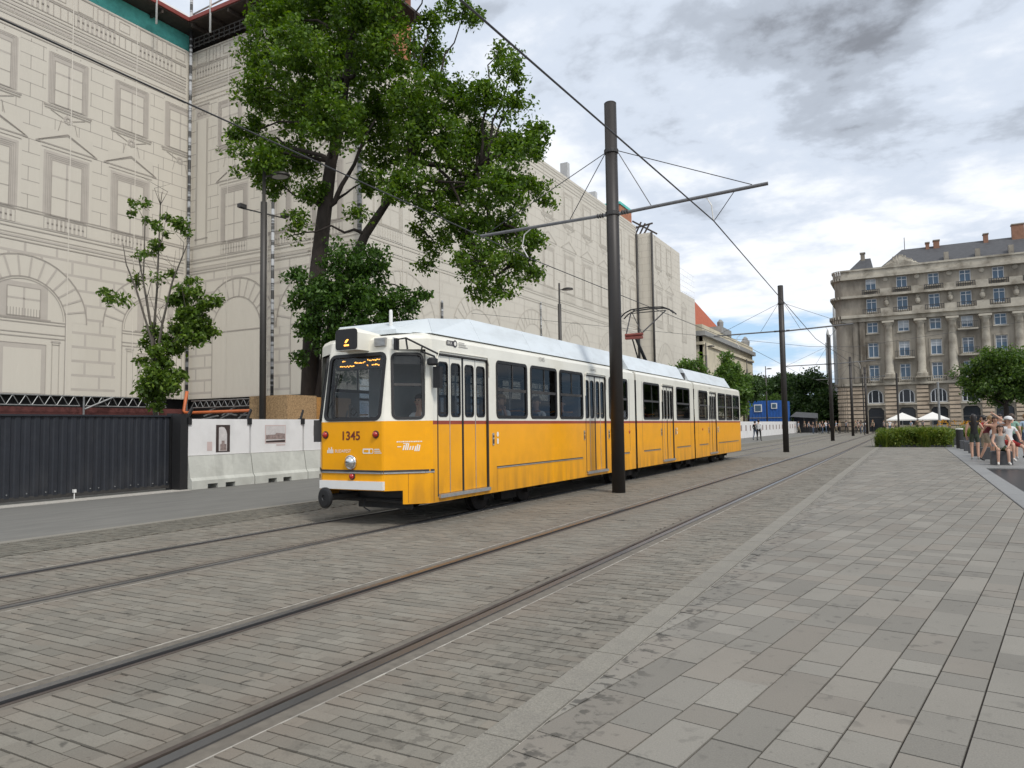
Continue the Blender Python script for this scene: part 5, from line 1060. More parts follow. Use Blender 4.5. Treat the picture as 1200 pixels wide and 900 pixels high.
# ------------------------------------------------------------------ right side: round tree, planter, seats
rr_ = random.Random(17)
def cloud_blobs(x, yv, z, rx, rz_, n, rad, seed):
    g_ = random.Random(seed); out = []
    for _ in range(n):
        while True:
            a, b, c = (g_.uniform(-1, 1) for _ in range(3))
            if a*a+b*b+c*c < 1: break
        k = 1/sqrt(max(a*a+b*b+c*c, .05)); k = min(k, 1.6)*.75; out.append((Vector((x+a*k*rx, yv+b*k*rx, z+c*k*rz_)), rad*g_.uniform(.7, 1.2)))
    return out
simple_tree('round_tree', 'dense round green tree behind the people at the right edge', 5.9, 62, 2.2, cloud_blobs(5.9, 62, 4.5, 2.9, 2.2, 34, .95, 5)+[(Vector((5.9, 62, 4.4)), 2.2)], 'leaf_round', 17, 40, .30, .22, .2, 71)
simple_tree('round_tree', 'part of a second green tree beyond the right edge behind the raised arm', 10.2, 70, 2.2, cloud_blobs(10.2, 70, 4.4, 2.9, 2.2, 26, 1.0, 8), 'leaf_round', 12, 36, .32, .25, .2, 75)
# ornamental grass planter
pm('planter_dark', (0.05, 0.052, 0.055), .7, .15, 5)
pl_ = thing('planter', 'low planter overflowing with green ornamental grass at the end of the plaza', 'planter', (.3, 49.5, 0)); MB().box(-1.75, 2.0, 48.7, 51.6, 0, .12).build('planter_rim', 'planter_dark', pl_)
def blades(name, x0, x1, y0, y1, h0, h1, n, mat, parent, seed, wd=.018, dome=.25):
    g_ = np.random.default_rng(seed); nt_ = max(8, int((x1-x0)*(y1-y0)*5)); tx = g_.uniform(x0+.15, x1-.15, nt_); ty = g_.uniform(y0+.15, y1-.15, nt_); th = g_.uniform(.75, 1.15, nt_); ti = g_.integers(0, nt_, n)
    x = tx[ti]+g_.normal(0, .10, n); yv = ty[ti]+g_.normal(0, .10, n); ex = (1-(np.abs(2*(x-x0)/(x1-x0)-1).clip(0, 1)**5)*dome)*(1-(np.abs(2*(yv-y0)/(y1-y0)-1).clip(0, 1)**4)*dome*1.2); h = (h0+(h1-h0)*g_.random(n))*ex*th[ti]
    an = g_.uniform(0, 2*pi, n); ln = h*g_.uniform(.12, .85, n); dx, dy = np.cos(an)*ln, np.sin(an)*ln; px, py = -np.sin(an)*wd, np.cos(an)*wd; dr = h*(1-.45*(ln/h)**2)
    V = np.empty((n*5, 3)); V[0::5] = np.stack([x-px, yv-py, x*0], 1); V[1::5] = np.stack([x+px, yv+py, x*0], 1); V[2::5] = np.stack([x+dx*.4+px*.8, yv+dy*.4+py*.8, dr*.8], 1); V[3::5] = np.stack([x+dx*.4-px*.8, yv+dy*.4-py*.8, dr*.8], 1); V[4::5] = np.stack([x+dx, yv+dy, dr*.92], 1)
    V -= np.array(ORG.get(parent.name, Vector())); q = np.arange(n)*5; fs = np.stack([q, q+1, q+2, q+3], 1).tolist()+np.stack([q+3, q+2, q+4], 1).tolist()
    me = bpy.data.meshes.new(name); me.from_pydata(V.tolist(), [], fs); me.materials.append(MT[mat]); o = bpy.data.objects.new(name, me); col.objects.link(o); o.parent = parent; return tag(o, None, None, kind='stuff')
blades('grass', -1.9, 2.1, 48.5, 51.4, .70, 1.35, 22000, 'leaf_grass', pl_, 3, .011)
leaves('shrub_leaves', [(rr_.uniform(-1.7, 1.95), rr_.uniform(48.6, 51.3), rr_.uniform(.15, .98)) for _ in range(620)], 34, .17, .16, 'leaf_grass', pl_, asp=.35, seed=19)['kind'] = 'stuff'
fb = thing('flower_bed', 'flower bed with orange blooms in front of the round tree', 'flower bed', (3.5, 56, 0)); blades('foliage', 1.2, 9, 53, 58, .7, 1.35, 12000, 'leaf_grass', fb, 5, .025, .1)
leaves('blooms', [(rr_.uniform(1.6, 3.9), rr_.uniform(54, 57.5), rr_.uniform(1.2, 1.5)) for _ in range(36)], 8, .09, .10, 'petal_orange', fb, seed=9)['kind'] = 'stuff'
MB().box(1.9, 9, 52.9, 53.05, 0, .5).build('bed_wall', 'planter_dark', fb)
bo_ = thing('bollard', 'black cylindrical bollard with a pale top beside the planter', 'bollard', (2.3, 46.9, 0)); MB().tube([(2.3, 46.9, 0), (2.3, 46.9, 1.02)], .18, 16).build('post', 'black_rubber', bo_); MB().lathe((2.3, 46.9, 1.02), [(.19, 0), (.19, .06), (.15, .08)], 16).build('cap', 'concrete_pale', bo_)
MB().box(0, 1, 0, 1, 0, 1)
pm('cube_stone', (0.055, 0.057, 0.062), .6, .15, 10, .05, 60)
cl_ = ['dark stone cube seat the sitting woman in front uses', 'dark stone cube seat behind the black-clad woman', 'dark stone cube, third of the row from the front', 'dark stone cube, fourth of the row from the front', 'dark stone cube, fifth of the row from the front', 'dark stone cube seat next to the bollard']
for k, (x, yv) in enumerate(((2.62, 29.6), (2.62, 33.6), (2.6, 36.8), (2.58, 39.8), (2.56, 42.8), (2.54, 45.6))):
    q = MB(); h = .46; a = .30; e = .015; q.add([(x+sx*(a-e*(z in (0, 1))), yv+sy*(a-e*(z in (0, 1))), zz) for z, zz in ((2, 0), (2, h-.015), (1, h)) for sx, sy in ((-1, -1), (1, -1), (1, 1), (-1, 1))], [(0, 1, 5, 4), (1, 2, 6, 5), (2, 3, 7, 6), (3, 0, 4, 7), (4, 5, 9, 8), (5, 6, 10, 9), (6, 7, 11, 10), (7, 4, 8, 11), (8, 9, 10, 11)])
    tag(q.build('cube_seat', 'cube_stone', None, loc=(x, yv, 0)), cl_[k], 'seat', 'row of dark stone cubes')

# ------------------------------------------------------------------ grey stone corner building
pm('hotel_stone', (0.275, 0.248, 0.205), .85, .28, .55, .2, 6, dirt=(0.085, 0.070, 0.052), dscale=.35, damt=1.0, stretch=(1, 1, .35))
pm('hotel_light', (0.39, 0.36, 0.30), .85, .2, .6, .15, 6, dirt=(0.12, 0.10, 0.075), dscale=.5, damt=.9); pm('hotel_rust', (0.44, 0.36, 0.275), .85, .2, 1.0, .2, 8, dirt=(0.13, 0.10, 0.075), dscale=.5, damt=.85)
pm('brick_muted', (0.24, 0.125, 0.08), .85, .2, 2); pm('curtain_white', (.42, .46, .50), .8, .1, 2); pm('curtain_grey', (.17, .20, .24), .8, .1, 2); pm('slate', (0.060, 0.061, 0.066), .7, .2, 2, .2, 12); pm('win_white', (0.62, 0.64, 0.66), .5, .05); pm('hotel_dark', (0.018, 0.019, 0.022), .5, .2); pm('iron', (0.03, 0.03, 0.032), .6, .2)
wg = bpy.data.materials.new('window_glass_far'); wg.use_nodes = True; b_ = wg.node_tree.nodes['Principled BSDF']; b_.inputs['Base Color'].default_value = (.07, .12, .18, 1); b_.inputs['Roughness'].default_value = .15; b_.inputs['Specular IOR Level'].default_value = .45; MT['window_glass_far'] = wg
sg_ = wg.copy(); sg_.node_tree.nodes['Principled BSDF'].inputs['Base Color'].default_value = (.012, .015, .02, 1); MT['shop_glass'] = sg_
YH = 122.0; HP = Plane((0, YH, 0), (1, 0, 0), (0, 0, 1)); hx0, hx1 = -8.4, 30.0
ht = thing('stone_building', 'large grey stone corner building with columns at the right', 'building', (10, YH, 0))
bays = [-4.55, -.42, 3.68, 7.62, 11.6, 15.6, 19.6, 23.6, 27.6]; rows = [(8.9, 2.35, 1.35), (12.35, 2.2, 1.4), (15.75, 1.6, 1.45), (19.15, 2.0, 1.4), (22.35, 1.7, 1.4)]
holes = []; wl2 = []
for x in bays:
    for z, h, w_ in rows: holes.append([(x-w_/2, z-h/2), (x+w_/2, z-h/2), (x+w_/2, z+h/2), (x-w_/2, z+h/2)]); wl2.append((x, z, h, w_))
    holes.append([(x-1.05, 4.3), (x+1.05, 4.3), (x+1.05, 5.5)]+[(x+1.05*cos(pi*k/10), 5.5+.85*sin(pi*k/10)) for k in range(1, 10)]+[(x-1.05, 5.5)])
    dz = .05 if x < -3 else 1.0; holes.append([(x-1.05, dz), (x+1.05, dz), (x+1.05, 3.2), (x+.7, 3.6), (x-.7, 3.6), (x-1.05, 3.2)])
m_ = MB(); m_.panel(HP, [(hx0, 0), (hx1, 0), (hx1, 24.2), (hx0, 24.2)], holes, thick=.45)
# rounded corner and side wall receding along the tracks
cpts = [(hx0, YH)]+[(-8.4-1.3*sin(pi/2*k/7), YH+1.3-1.3*cos(pi/2*k/7)) for k in range(1, 8)]+[(-9.7, 165)]
for i in range(len(cpts)-1):
    a, b = cpts[i+1], cpts[i]; m_.quad((a[0], a[1], 0), (b[0], b[1], 0), (b[0], b[1], 24.2), (a[0], a[1], 24.2))
m_.box(-9.0, 30, YH+3.6, 165, 0, 24.0)
m_.build('wall', 'hotel_stone', ht)
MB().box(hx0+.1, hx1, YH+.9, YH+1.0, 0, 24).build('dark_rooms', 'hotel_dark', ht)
# rustication courses with recessed joints
for k in range(11):
    z0 = .35+k*.60
    for (xa, xb) in zip([hx0+.02]+[x+1.28 for x in bays], [x-1.28 for x in bays]+[hx1]):
        if xb-xa > .3: MB().box(xa, xb, YH-.24, YH-.002, z0, z0+.42).build('stone_course', 'hotel_rust', ht)
    q = MB()
    for i in range(len(cpts)-2):
        a, b = Vector((*cpts[i+1], 0)), Vector((*cpts[i], 0)); n_ = Vector((b.y-a.y, -(b.x-a.x), 0)).normalized()*.16; q.add([(a+n_+Vector((0, 0, z0))), (b+n_+Vector((0, 0, z0))), (b+n_+Vector((0, 0, z0+.44))), (a+n_+Vector((0, 0, z0+.44))), a+Vector((0, 0, z0)), b+Vector((0, 0, z0)), b+Vector((0, 0, z0+.44)), a+Vector((0, 0, z0+.44))], [(0, 1, 2, 3), (3, 2, 6, 7), (4, 5, 1, 0)])
    q.build('stone_course', 'hotel_rust', ht)
def band(z0, z1, out, mat='hotel_light', name='cornice', x0=hx0-.2):
    q = MB(); q.box(x0, hx1, YH-out, YH-.001, z0, z1)
    if x0 < hx0:
        for i in range(len(cpts)-1):
            a, b = Vector((*cpts[i+1], 0)), Vector((*cpts[i], 0)); n_ = Vector((b.y-a.y, -(b.x-a.x), 0)).normalized()*out; v8 = [(p_+n_*s_+Vector((0, 0, z_))) for z_ in (z0, z1) for p_, s_ in ((a, 1), (b, 1), (b, 0), (a, 0))]
            q.add(v8, [(0, 1, 5, 4), (4, 5, 6, 7), (3, 2, 1, 0)])
    return q.build(name, mat, ht)
band(7.0, 7.35, .45); band(16.7, 17.3, .5); band(17.3, 17.75, .9); band(20.4, 20.75, .7); band(23.3, 23.7, .55); band(23.7, 24.6, .2); band(24.6, 24.85, .35)
# balustrades: solid blocks with railing between
for zb, out in ((17.75, .85), (20.75, .62), (7.35, .35)):
    for i, x in enumerate(bays):
        MB().box(x+1.2, x+2.75, YH-out, YH-out+.18, zb, zb+.75).build('parapet_block', 'hotel_light', ht)
        rl = MB().box(x-1.25, x+1.2, YH-out+.05, YH-out+.12, zb+.68, zb+.76)
        for j in range(9): rl.box(x-1.2+j*.29, x-1.12+j*.29, YH-out+.06, YH-out+.12, zb, zb+.68)
        rl.build('railing', 'iron' if zb > 8 else 'hotel_light', ht)
# columns
cm = None
for x in [-2.45, 1.72, 5.75, 9.75, 13.7, 17.7, 21.7, 25.7]:
    if cm is None:
        cm = MB().lathe((0, 0, 0), [(.75, 0), (.75, .5), (.62, .62), (.62, .8), (.55, .9), (.55, 4.0), (.48, 7.7), (.60, 7.85), (.72, 8.0), (.72, 8.15)], 14).box(-.8, .8, -.8, .8, 8.15, 8.45).box(-.85, .85, -.85, .85, -.2, .0); cm = autosmooth(cm.build('column', 'hotel_light', ht, raw=True)); c_ = cm
    else: c_ = inst(cm, ht)
    c_.location = (x-10, -.35, 8.1)
for x in (-5.95, -6.9): MB().box(x-.35, x+.35, YH-.3+(.2 if x < -6.5 else 0), YH+.6, 7.5, 16.7).build('pilaster', 'hotel_stone', ht)
# windows: shared frames and panes
wf0 = {}
for (x, z, h, w_) in wl2:
    key = (h, w_)
    if key not in wf0:
        f = MB().ring(Plane((0, 0, 0), (1, 0, 0), (0, 0, 1)), (-w_/2, w_/2, -h/2, h/2), 0.0, .09, .0, -.14, -.24).box(-.04, .04, .14, .24, -h/2+.08, h/2-.08).box(-w_/2+.08, w_/2-.08, .14, .24, h/2-.55, h/2-.48)
        fo = f.build('window', 'win_white', ht, raw=True); po = MB().add([(-w_/2+.02, .22, -h/2+.02), (w_/2-.02, .22, -h/2+.02), (w_/2-.02, .22, h/2-.02), (-w_/2+.02, .22, h/2-.02)], [(0, 1, 2, 3)]).build('window_pane', 'window_glass_far', fo, raw=True); wf0[key] = (fo, po)
    else: fo = inst(wf0[key][0], ht); po = inst(wf0[key][1], fo)
    if rr_.random() < .45:
        cz_ = rr_.choice((.25, .5, .8)); MB().add([(-w_/2+.1, .205, h/2-.1-cz_*h*.8), (w_/2-.1, .205, h/2-.1-cz_*h*.8), (w_/2-.1, .205, h/2-.1), (-w_/2+.1, .205, h/2-.1)], [(0, 1, 2, 3)]).build('curtain', rr_.choice(('curtain_white', 'curtain_grey')), fo, raw=True)
    fo.location = (x-10, 0, z)
    MB().box(x-w_/2-.2, x+w_/2+.2, YH-.22, YH-.002, z-h/2-.22, z-h/2-.04).build('window_sill', 'hotel_light', ht)
    if z < 17: MB().box(x-w_/2-.22, x-w_/2-.02, YH-.10, YH-.002, z-h/2, z+h/2+.25).box(x+w_/2+.02, x+w_/2+.22, YH-.10, YH-.002, z-h/2, z+h/2+.25).box(x-w_/2-.02, x+w_/2+.02, YH-.12, YH-.002, z+h/2+.03, z+h/2+.3).build('window_surround', 'hotel_stone', ht)
    if (abs(z-12.35) < .1 and (abs(x+.42) < .1 or abs(x-7.62) < .1)) or (abs(z-15.75) < .1 and abs(x-7.62) < .1):
        bk = MB().box(x-1.25, x+1.25, YH-1.0, YH-.003, z-h/2-.45, z-h/2-.25).build('balcony', 'hotel_light', ht); q = MB().box(x-1.25, x+1.25, YH-1.0, YH-.95, z-h/2+.65, z-h/2+.7)
        for j in range(12): q.box(x-1.22+j*.22, x-1.18+j*.22, YH-1.0, YH-.95, z-h/2-.25, z-h/2+.65)
        q.build('balcony_railing', 'iron', bk)
for x in bays:
    af = MB(); oo = [(x-1.05, 4.3), (x+1.05, 4.3), (x+1.05, 5.5)]+[(x+1.05*cos(pi*k/10), 5.5+.85*sin(pi*k/10)) for k in range(1, 10)]+[(x-1.05, 5.5)]; oi_ = [(x+(a-x)*.88, 4.4+(b-4.3)*.9) for a, b in oo]
    af.panel(HP, oo, [oi_], d=-.15, thick=.08); af.box(x-.5, x-.4, YH+.16, YH+.22, 4.4, 6.1).box(x+.4, x+.5, YH+.16, YH+.22, 4.4, 6.1); fo = af.build('arched_window', 'win_white', ht); MB().panel(HP, [(x+(a-x)*.97, b) for a, b in oo], d=-.24).build('window_pane', 'shop_glass', fo)
    MB().box(x-1.3, x+1.3, YH-.35, YH-.003, 4.0, 4.25).build('window_sill', 'hotel_light', ht); ap = MB().panel(HP, [(x-1.0, .1 if x < -3 else 1.05), (x+1.0, .1 if x < -3 else 1.05), (x+1.0, 3.5), (x-1.0, 3.5)], d=-.3).build('shopfront_glass', 'shop_glass', ht); MB().box(x-1.0, x+1.0, YH+.2, YH+.28, 2.1, 2.3).build('shopfront_bar', 'iron', ap)
for i, x in enumerate(bays):
    MB().lathe((x+2.0, YH-.05, 22.95), [(.32, 0), (.36, .05), (.2, .12)], 12, (0, -1, 0)).build('medallion', 'hotel_light', ht); MB().lathe((x+2.0, YH-.05, 18.9), [(.18, 0), (.34, .25), (.38, .6), (.2, .9), (.28, 1.1), (.1, 1.4)], 10).build('urn_relief', 'hotel_light', ht)
# roofs, gable ornament, chimneys
MB().add([(-3.4, YH+.4, 24.7), (30, YH+.4, 24.7), (30, YH+7, 28.6), (-.2, YH+7, 28.6), (-3.4, YH+14, 24.7)], [(0, 1, 2, 3), (4, 0, 3)]).build('slate_roof', 'slate', ht)
MB().add([(-8.6, YH+2, 24.3), (-4.0, YH+1.5, 24.3), (-4, YH+9, 24.3), (-8.8, YH+9, 24.3), (-6, YH+5, 27.4), (-4.6, YH+5, 27.4)], [(0, 1, 5, 4), (0, 4, 3), (1, 2, 5), (3, 4, 5, 2)]).build('corner_roof', 'slate', ht)
MB().box(-6.0, -5.4, YH+4.7, YH+5.3, 27.0, 28.2).box(-6.1, -5.3, YH+4.6, YH+5.4, 28.2, 28.4).build('corner_finial', 'hotel_stone', ht)
q = MB()
for k in range(26):
    t = (k+.5)/26; x = -2.9+4.8*t; h = 24.85+1.5*sin(pi*t)**1.2*(.8+.3*rr_.random()); q.lathe((x, YH-.15, 24.8), [(.22, 0), (.26, (h-24.8)*.5), (.14, (h-24.8)*.85), (.17, h-24.8)], 7)
q.build('sculpted_gable', 'hotel_light', ht)
for x, z0, z1, w_ in ((3.3, 28, 29.0, .5), (4.5, 28, 29.2, .8), (10.9, 28, 29.3, .6), (14.9, 26, 30.2, 1.5)): ch = MB().box(x-w_/2, x+w_/2, YH+6, YH+7, z0, z1).build('chimney', 'brick_muted', ht); MB().box(x-w_/2-.08, x+w_/2+.08, YH+5.9, YH+7.1, z1, z1+.15).build('chimney_cap', 'hotel_stone', ch)
for x in (5.5, 9.4, 13.4): MB().box(x-.3, x+.3, YH+1.0, YH+2, 24.9, 26.3).box(x-.2, x+.2, YH+.98, YH+1.2, 25.3, 26.0).build('dormer', 'hotel_stone', ht)
MB().tube([(.2, YH+7, 28.5), (.2, YH+7, 30.5)], .05, 5).build('roof_spike', 'iron', ht)
pn = thing('pinnacled_building', 'pale pointed pinnacles rising left of the stone building', 'building', (-14, 168, 0)); pm('pale_stone', (0.42, 0.42, 0.41), .85, .1, 1)
MB().box(-16, -9.5, 168, 185, 0, 10).build('wall', 'hotel_stone', pn)
for x, h in ((-13.4, 27.5), (-14.9, 21.5)): MB().lathe((x, 167.5, 0), [(.5, 0), (.5, h*.86), (.34, h*.87), (.3, h*.95), (.02, h)], 8).build('pinnacle', 'pale_stone', pn)
# parasols
pm('parasol_white', (0.68, 0.67, 0.64), .8, .04, 2)
for k, (x, lb_) in enumerate(((-.95, 'left of two white parasols behind the grass planter'), (2.35, 'right of two white parasols behind the grass planter'))):
    t = thing('parasol', lb_, 'parasol', (x, 104, 0), 'white parasols'); c = [(x-1.75, 102.4, 1.78), (x+1.75, 102.4, 1.78), (x+1.75, 105.6, 1.78), (x-1.75, 105.6, 1.78), (x, 104, 2.65)]; MB().add(c+[(a, b, z-.15) for a, b, z in c[:4]], [(0, 1, 4), (1, 2, 4), (2, 3, 4), (3, 0, 4), (5, 6, 1, 0), (6, 7, 2, 1), (7, 8, 3, 2), (8, 5, 0, 3)]).build('canopy', 'parasol_white', t); MB().tube([(x, 104, 0), (x, 104, 2.6)], .035, 6).build('pole', 'win_white', t)
# slim poles among the planters
for k, (x, yv, h, lb_) in enumerate(((-1.35, 100, 7.4, 'dark slim lamp post in front of the left parasol'), (2.6, 88, 5.6, 'grey slim post in front of the right parasol'), (-4.9, 96, 7.2, 'thin dark post just right of the fourth tram pole'))): tag(MB().tube([(x, yv, 0), (x, yv, h)], .11 if k != 2 else .07, 8).build('slim_post', 'pole_brown' if k != 1 else 'galvanised', None, loc=(x, yv, 0)), lb_, 'post', 'slim posts')

# ------------------------------------------------------------------ far left end of the street
pm('cream_stone', (0.58, 0.52, 0.39), .85, .12, .5, dirt=(0.26, 0.23, 0.18), dscale=.4); pm('tile_red', (0.36, 0.085, 0.035), .8, .2, 1.5); pm('grey_cornice', (0.27, 0.27, 0.26), .85, .15, 1)
cb_ = thing('cream_building', 'cream corner building with a red tiled roof beyond the netting', 'building', (-28, 99, 0)); CX, CY = -24.6, 99.0
m_ = MB(); pl1 = Plane((CX, CY, 0), (0, 1, 0), (0, 0, 1)); pl0 = Plane((0, CY, 0), (1, 0, 0), (0, 0, 1))
wh = [(3+4.2*k, z) for k in range(8) for z in (4.0, 8.3)]
m_.panel(pl1, [(0, 0), (36, 0), (36, 14.2), (0, 14.2)], [[(u-.6, z-1.1), (u+.6, z-1.1), (u+.6, z+1.1), (u-.6, z+1.1)] for u, z in wh], thick=.4); m_.panel(pl0, [(-40, 0), (CX, 0), (CX, 14.2), (-40, 14.2)], [[(-26.6, 9.4), (-25.9, 9.4), (-25.9, 11.4), (-26.6, 11.4)]], thick=.4); m_.build('wall', 'cream_stone', cb_)
MB().box(-39, CX-.8, CY+.8, CY+35, 0, 14).build('dark_rooms', 'hotel_dark', cb_)
for u, z in wh: f = MB().ring(pl1, (u-.6, u+.6, z-1.1, z+1.1), 0, .1, 0, -.12, -.2).build('window', 'win_white', cb_); MB().panel(pl1, [(u-.58, z-1.08), (u+.58, z-1.08), (u+.58, z+1.08), (u-.58, z+1.08)], d=-.18).build('window_pane', 'window_glass_far', f)
MB().panel(pl0, [(-26.58, 9.42), (-25.92, 9.42), (-25.92, 11.38), (-26.58, 11.38)], d=-.2).build('window_pane', 'window_glass_far', cb_)
for z0, z1, o_ in ((12.4, 12.8, .3), (13.6, 14.25, .6), (14.25, 15.2, .1)): MB().box(-40, CX+o_, CY-o_, CY+36, z0, z1).build('cornice', 'grey_cornice' if o_ > .5 else 'cream_stone', cb_)
MB().box(CX, CX+.5, CY+.3, CY+1.2, 0, 12.4).build('corner_pilaster', 'cream_stone', cb_)
MB().add([(-40, CY+.5, 15.2), (-26.5, CY+.5, 15.2), (-32, CY+6, 23.0), (-26.5, CY+30, 15.2), (-32, CY+24, 23.0), (-40, CY+6, 23.0)], [(0, 1, 2, 5), (1, 3, 4, 2)]).build('tile_roof', 'tile_red', cb_)
for yv, z in ((CY+14, 17.6), (CY+33, 16.9)): MB().lathe((CX-.6, yv, 15.2), [(.7, 0), (.8, .8), (.45, 1.2), (.5, z-15.6), (.15, z-15.2)], 8).build('roof_statue', 'grey_cornice', cb_)
MB().box(CX-2, CX+.2, CY+11, CY+18, 15.2, 16.2).build('attic_block', 'grey_cornice', cb_)
grp = 'street trees beyond the tram'
simple_tree('street_tree', 'small street tree in front of the cream corner, above the tram rear', -17.6, 66, 2.5, cloud_blobs(-17.6, 66, 6.2, 1.4, 1.9, 14, .8, 21), 'leaf_far_bright', 12, 26, .32, .3, .12, 81, grp)
simple_tree('street_tree', 'bright green street tree right of the cream building', -17.6, 82, 2.5, cloud_blobs(-17.6, 82, 5.4, 2.3, 3.2, 22, 1.2, 22)+[(Vector((-17.6, 82, 8.6)), 1.0), (Vector((-17.6, 82, 5)), 2.0)], 'leaf_far_bright', 11, 34, .4, .36, .15, 82, grp)
simple_tree('street_tree', 'darker street tree half behind the bright green one', -19.6, 100, 2.5, cloud_blobs(-19.6, 100, 6.3, 2.2, 2.3, 14, 1.3, 23), 'leaf_far', 8, 30, .45, .42, .16, 83, grp)
simple_tree('street_tree', 'low light green tree behind the blue cabins', -21, 128, 1.5, cloud_blobs(-21, 128, 4.6, 2.6, 1.4, 10, 1.1, 24), 'leaf_far_bright', 8, 26, .5, .45, .16, 84, grp)
for k, (x, yv, z, rx, rz_, lb_) in enumerate(((-23, 160, 7.0, 4.0, 4.5, 'dark park tree left of the second tram pole'), (-17.2, 152, 6.5, 4.2, 5.2, 'tall dark park tree behind the second tram pole'), (-13.2, 150, 4.6, 3.4, 4.2, 'dark park tree between the second and third tram poles'), (-28.5, 165, 7, 4, 5, 'dark park tree behind the bright street trees'), (-20.2, 150, 2.9, 3.4, 2.6, 'low dark park tree behind the canopy kiosk'), (-15.2, 149, 2.4, 3.2, 2.2, 'low dark shrubby tree beside the crowd'))):
    simple_tree('park_tree', lb_, x, yv, 2, cloud_blobs(x, yv, z, rx, rz_, 20, 1.7, 30+k), 'leaf_far', 6, 30, .75, .65, .3, 90+k*3, 'dark trees at the end of the street')
pm('cabin_blue', (0.020, 0.10, 0.36), .5, .15, 2)
for k, (x0, x1, z0, lb_) in enumerate(((-21.4, -16.5, 0.0, 'blue site cabin above the white hoarding'),)):
    t = thing('site_cabin', lb_, 'cabin', (-19, 113, z0)); MB().box(x0, x1, 113, 120, 0.0, 4.9).build('cabin_body', 'cabin_blue', t)
    for j in range(11): MB().box(x0+.2+j*.42, x0+.3+j*.42, 112.94, 113, 1.8, 4.85).build('rib', 'cabin_blue', t)
    for wx, wz, s_ in ((x0+1.4, 3.8, .56), (x1-1.2, 4.1, .42)): f = MB().box(wx-s_, wx+s_, 112.85, 112.939, wz-s_, wz+s_).build('cabin_window', 'win_white', t); MB().box(wx-s_+.14, wx+s_-.14, 112.82, 112.849, wz-s_+.14, wz+s_-.14).build('pane', 'window_glass_far', f)
    MB().box(x0, x1, 112.9, 112.939, 2.3, 2.42).build('cabin_rail', 'galvanised', t)
hb_ = thing('white_hoarding', 'white hoarding wall with small pictures at the road end', 'hoarding', (-15.6, 80, 0))
for k in range(26):
    ya = 62+k*2.5; MB().box(-15.9+.0*k, -15.6, ya, ya+2.46, 0, 1.75).build('hoarding_panel', 'board_white', hb_); MB().box(-15.6, -15.585, ya+.8, ya+1.4, .75, 1.35).build('picture', 'sepia_mid', hb_)
kk_ = thing('canopy_kiosk', 'dark kiosk with a grey awning at the end of the street', 'kiosk', (-11, 122, 0)); MB().add([(-16.4, 119, 2.5), (-12.4, 119, 2.2), (-12.8, 123, 3.0), (-16, 123, 3.3)], [(0, 1, 2, 3)]).build('awning', 'planter_dark', kk_); MB().box(-16.1, -12.9, 121, 124, 0, 2.6).build('kiosk_body', 'hotel_dark', kk_)
for x in (-16.2, -14.4, -12.6): MB().tube([(x, 119.1, 0), (x, 119.1, 2.35)], .05, 6).build('awning_post', 'iron', kk_)
# ------------------------------------------------------------------ people
pm('skin_a', (0.50, 0.30, 0.215), .55, .08, 8); pm('skin_b', (0.40, 0.22, 0.15), .55, .08, 8)
for n_, c in dict(cl_black=(.012, .012, .013), cl_white=(.62, .62, .62), cl_navy=(.02, .028, .06), cl_teal=(.22, .36, .29), cl_green=(.055, .075, .035), cl_maroon=(.10, .012, .018), cl_red=(.30, .02, .02), cl_denim=(.06, .085, .13), cl_lightblue=(.32, .42, .52), cl_grey=(.22, .22, .23), cl_pattern=(.30, .30, .28), cl_khaki=(.25, .21, .15), cl_darkgreen=(.03, .042, .028), shoe_white=(.55, .53, .50), shoe_dark=(.03, .03, .03), hair_brown=(.045, .024, .014), hair_dark=(.014, .010, .009), hair_fair=(.20, .12, .05), eye_dark=(.02, .015, .012), lip=(.30, .10, .09)).items(): pm(n_, c, .85 if n_.startswith('cl') else .5, .12, 9)
BASE = dict(pelvis=(0, 0, .96), spine=(0, .01, 1.13), chest=(0, .01, 1.33), neck=(0, .01, 1.48), jaw=(0, -.01, 1.555), head=(0, -.005, 1.635), crown=(0, .0, 1.70),
  shL=(-.17, .01, 1.41), elL=(-.235, .03, 1.14), wrL=(-.24, -.06, .90), haL=(-.235, -.09, .82), shR=(.17, .01, 1.41), elR=(.235, .03, 1.14), wrR=(.24, -.06, .90), haR=(.235, -.09, .82),
  hiL=(-.095, 0, .91), knL=(-.10, -.02, .49), anL=(-.10, .03, .085), toL=(-.115, -.13, .035), hiR=(.095, 0, .91), knR=(.10, -.02, .49), anR=(.10, .03, .085), toR=(.115, -.13, .035))
RAD = dict(pelvis=.130, spine=.112, chest=.132, neck=.052, jaw=.072, head=.098, crown=.07, sh=.062, el=.043, wr=.030, ha=.030, hi=.092, kn=.058, an=.040, to=.036)
EDG = [('pelvis', 'spine', 'torso'), ('spine', 'chest', 'torso'), ('chest', 'neck', 'neck'), ('neck', 'jaw', 'head'), ('jaw', 'head', 'head'), ('head', 'crown', 'head')]
for s in 'LR': EDG += [('chest', 'sh'+s, 'torso'), ('sh'+s, 'el'+s, 'uparm'), ('el'+s, 'wr'+s, 'forearm'), ('wr'+s, 'ha'+s, 'hand'), ('pelvis', 'hi'+s, 'hip'), ('hi'+s, 'kn'+s, 'thigh'), ('kn'+s, 'an'+s, 'shin'), ('an'+s, 'to'+s, 'foot')]
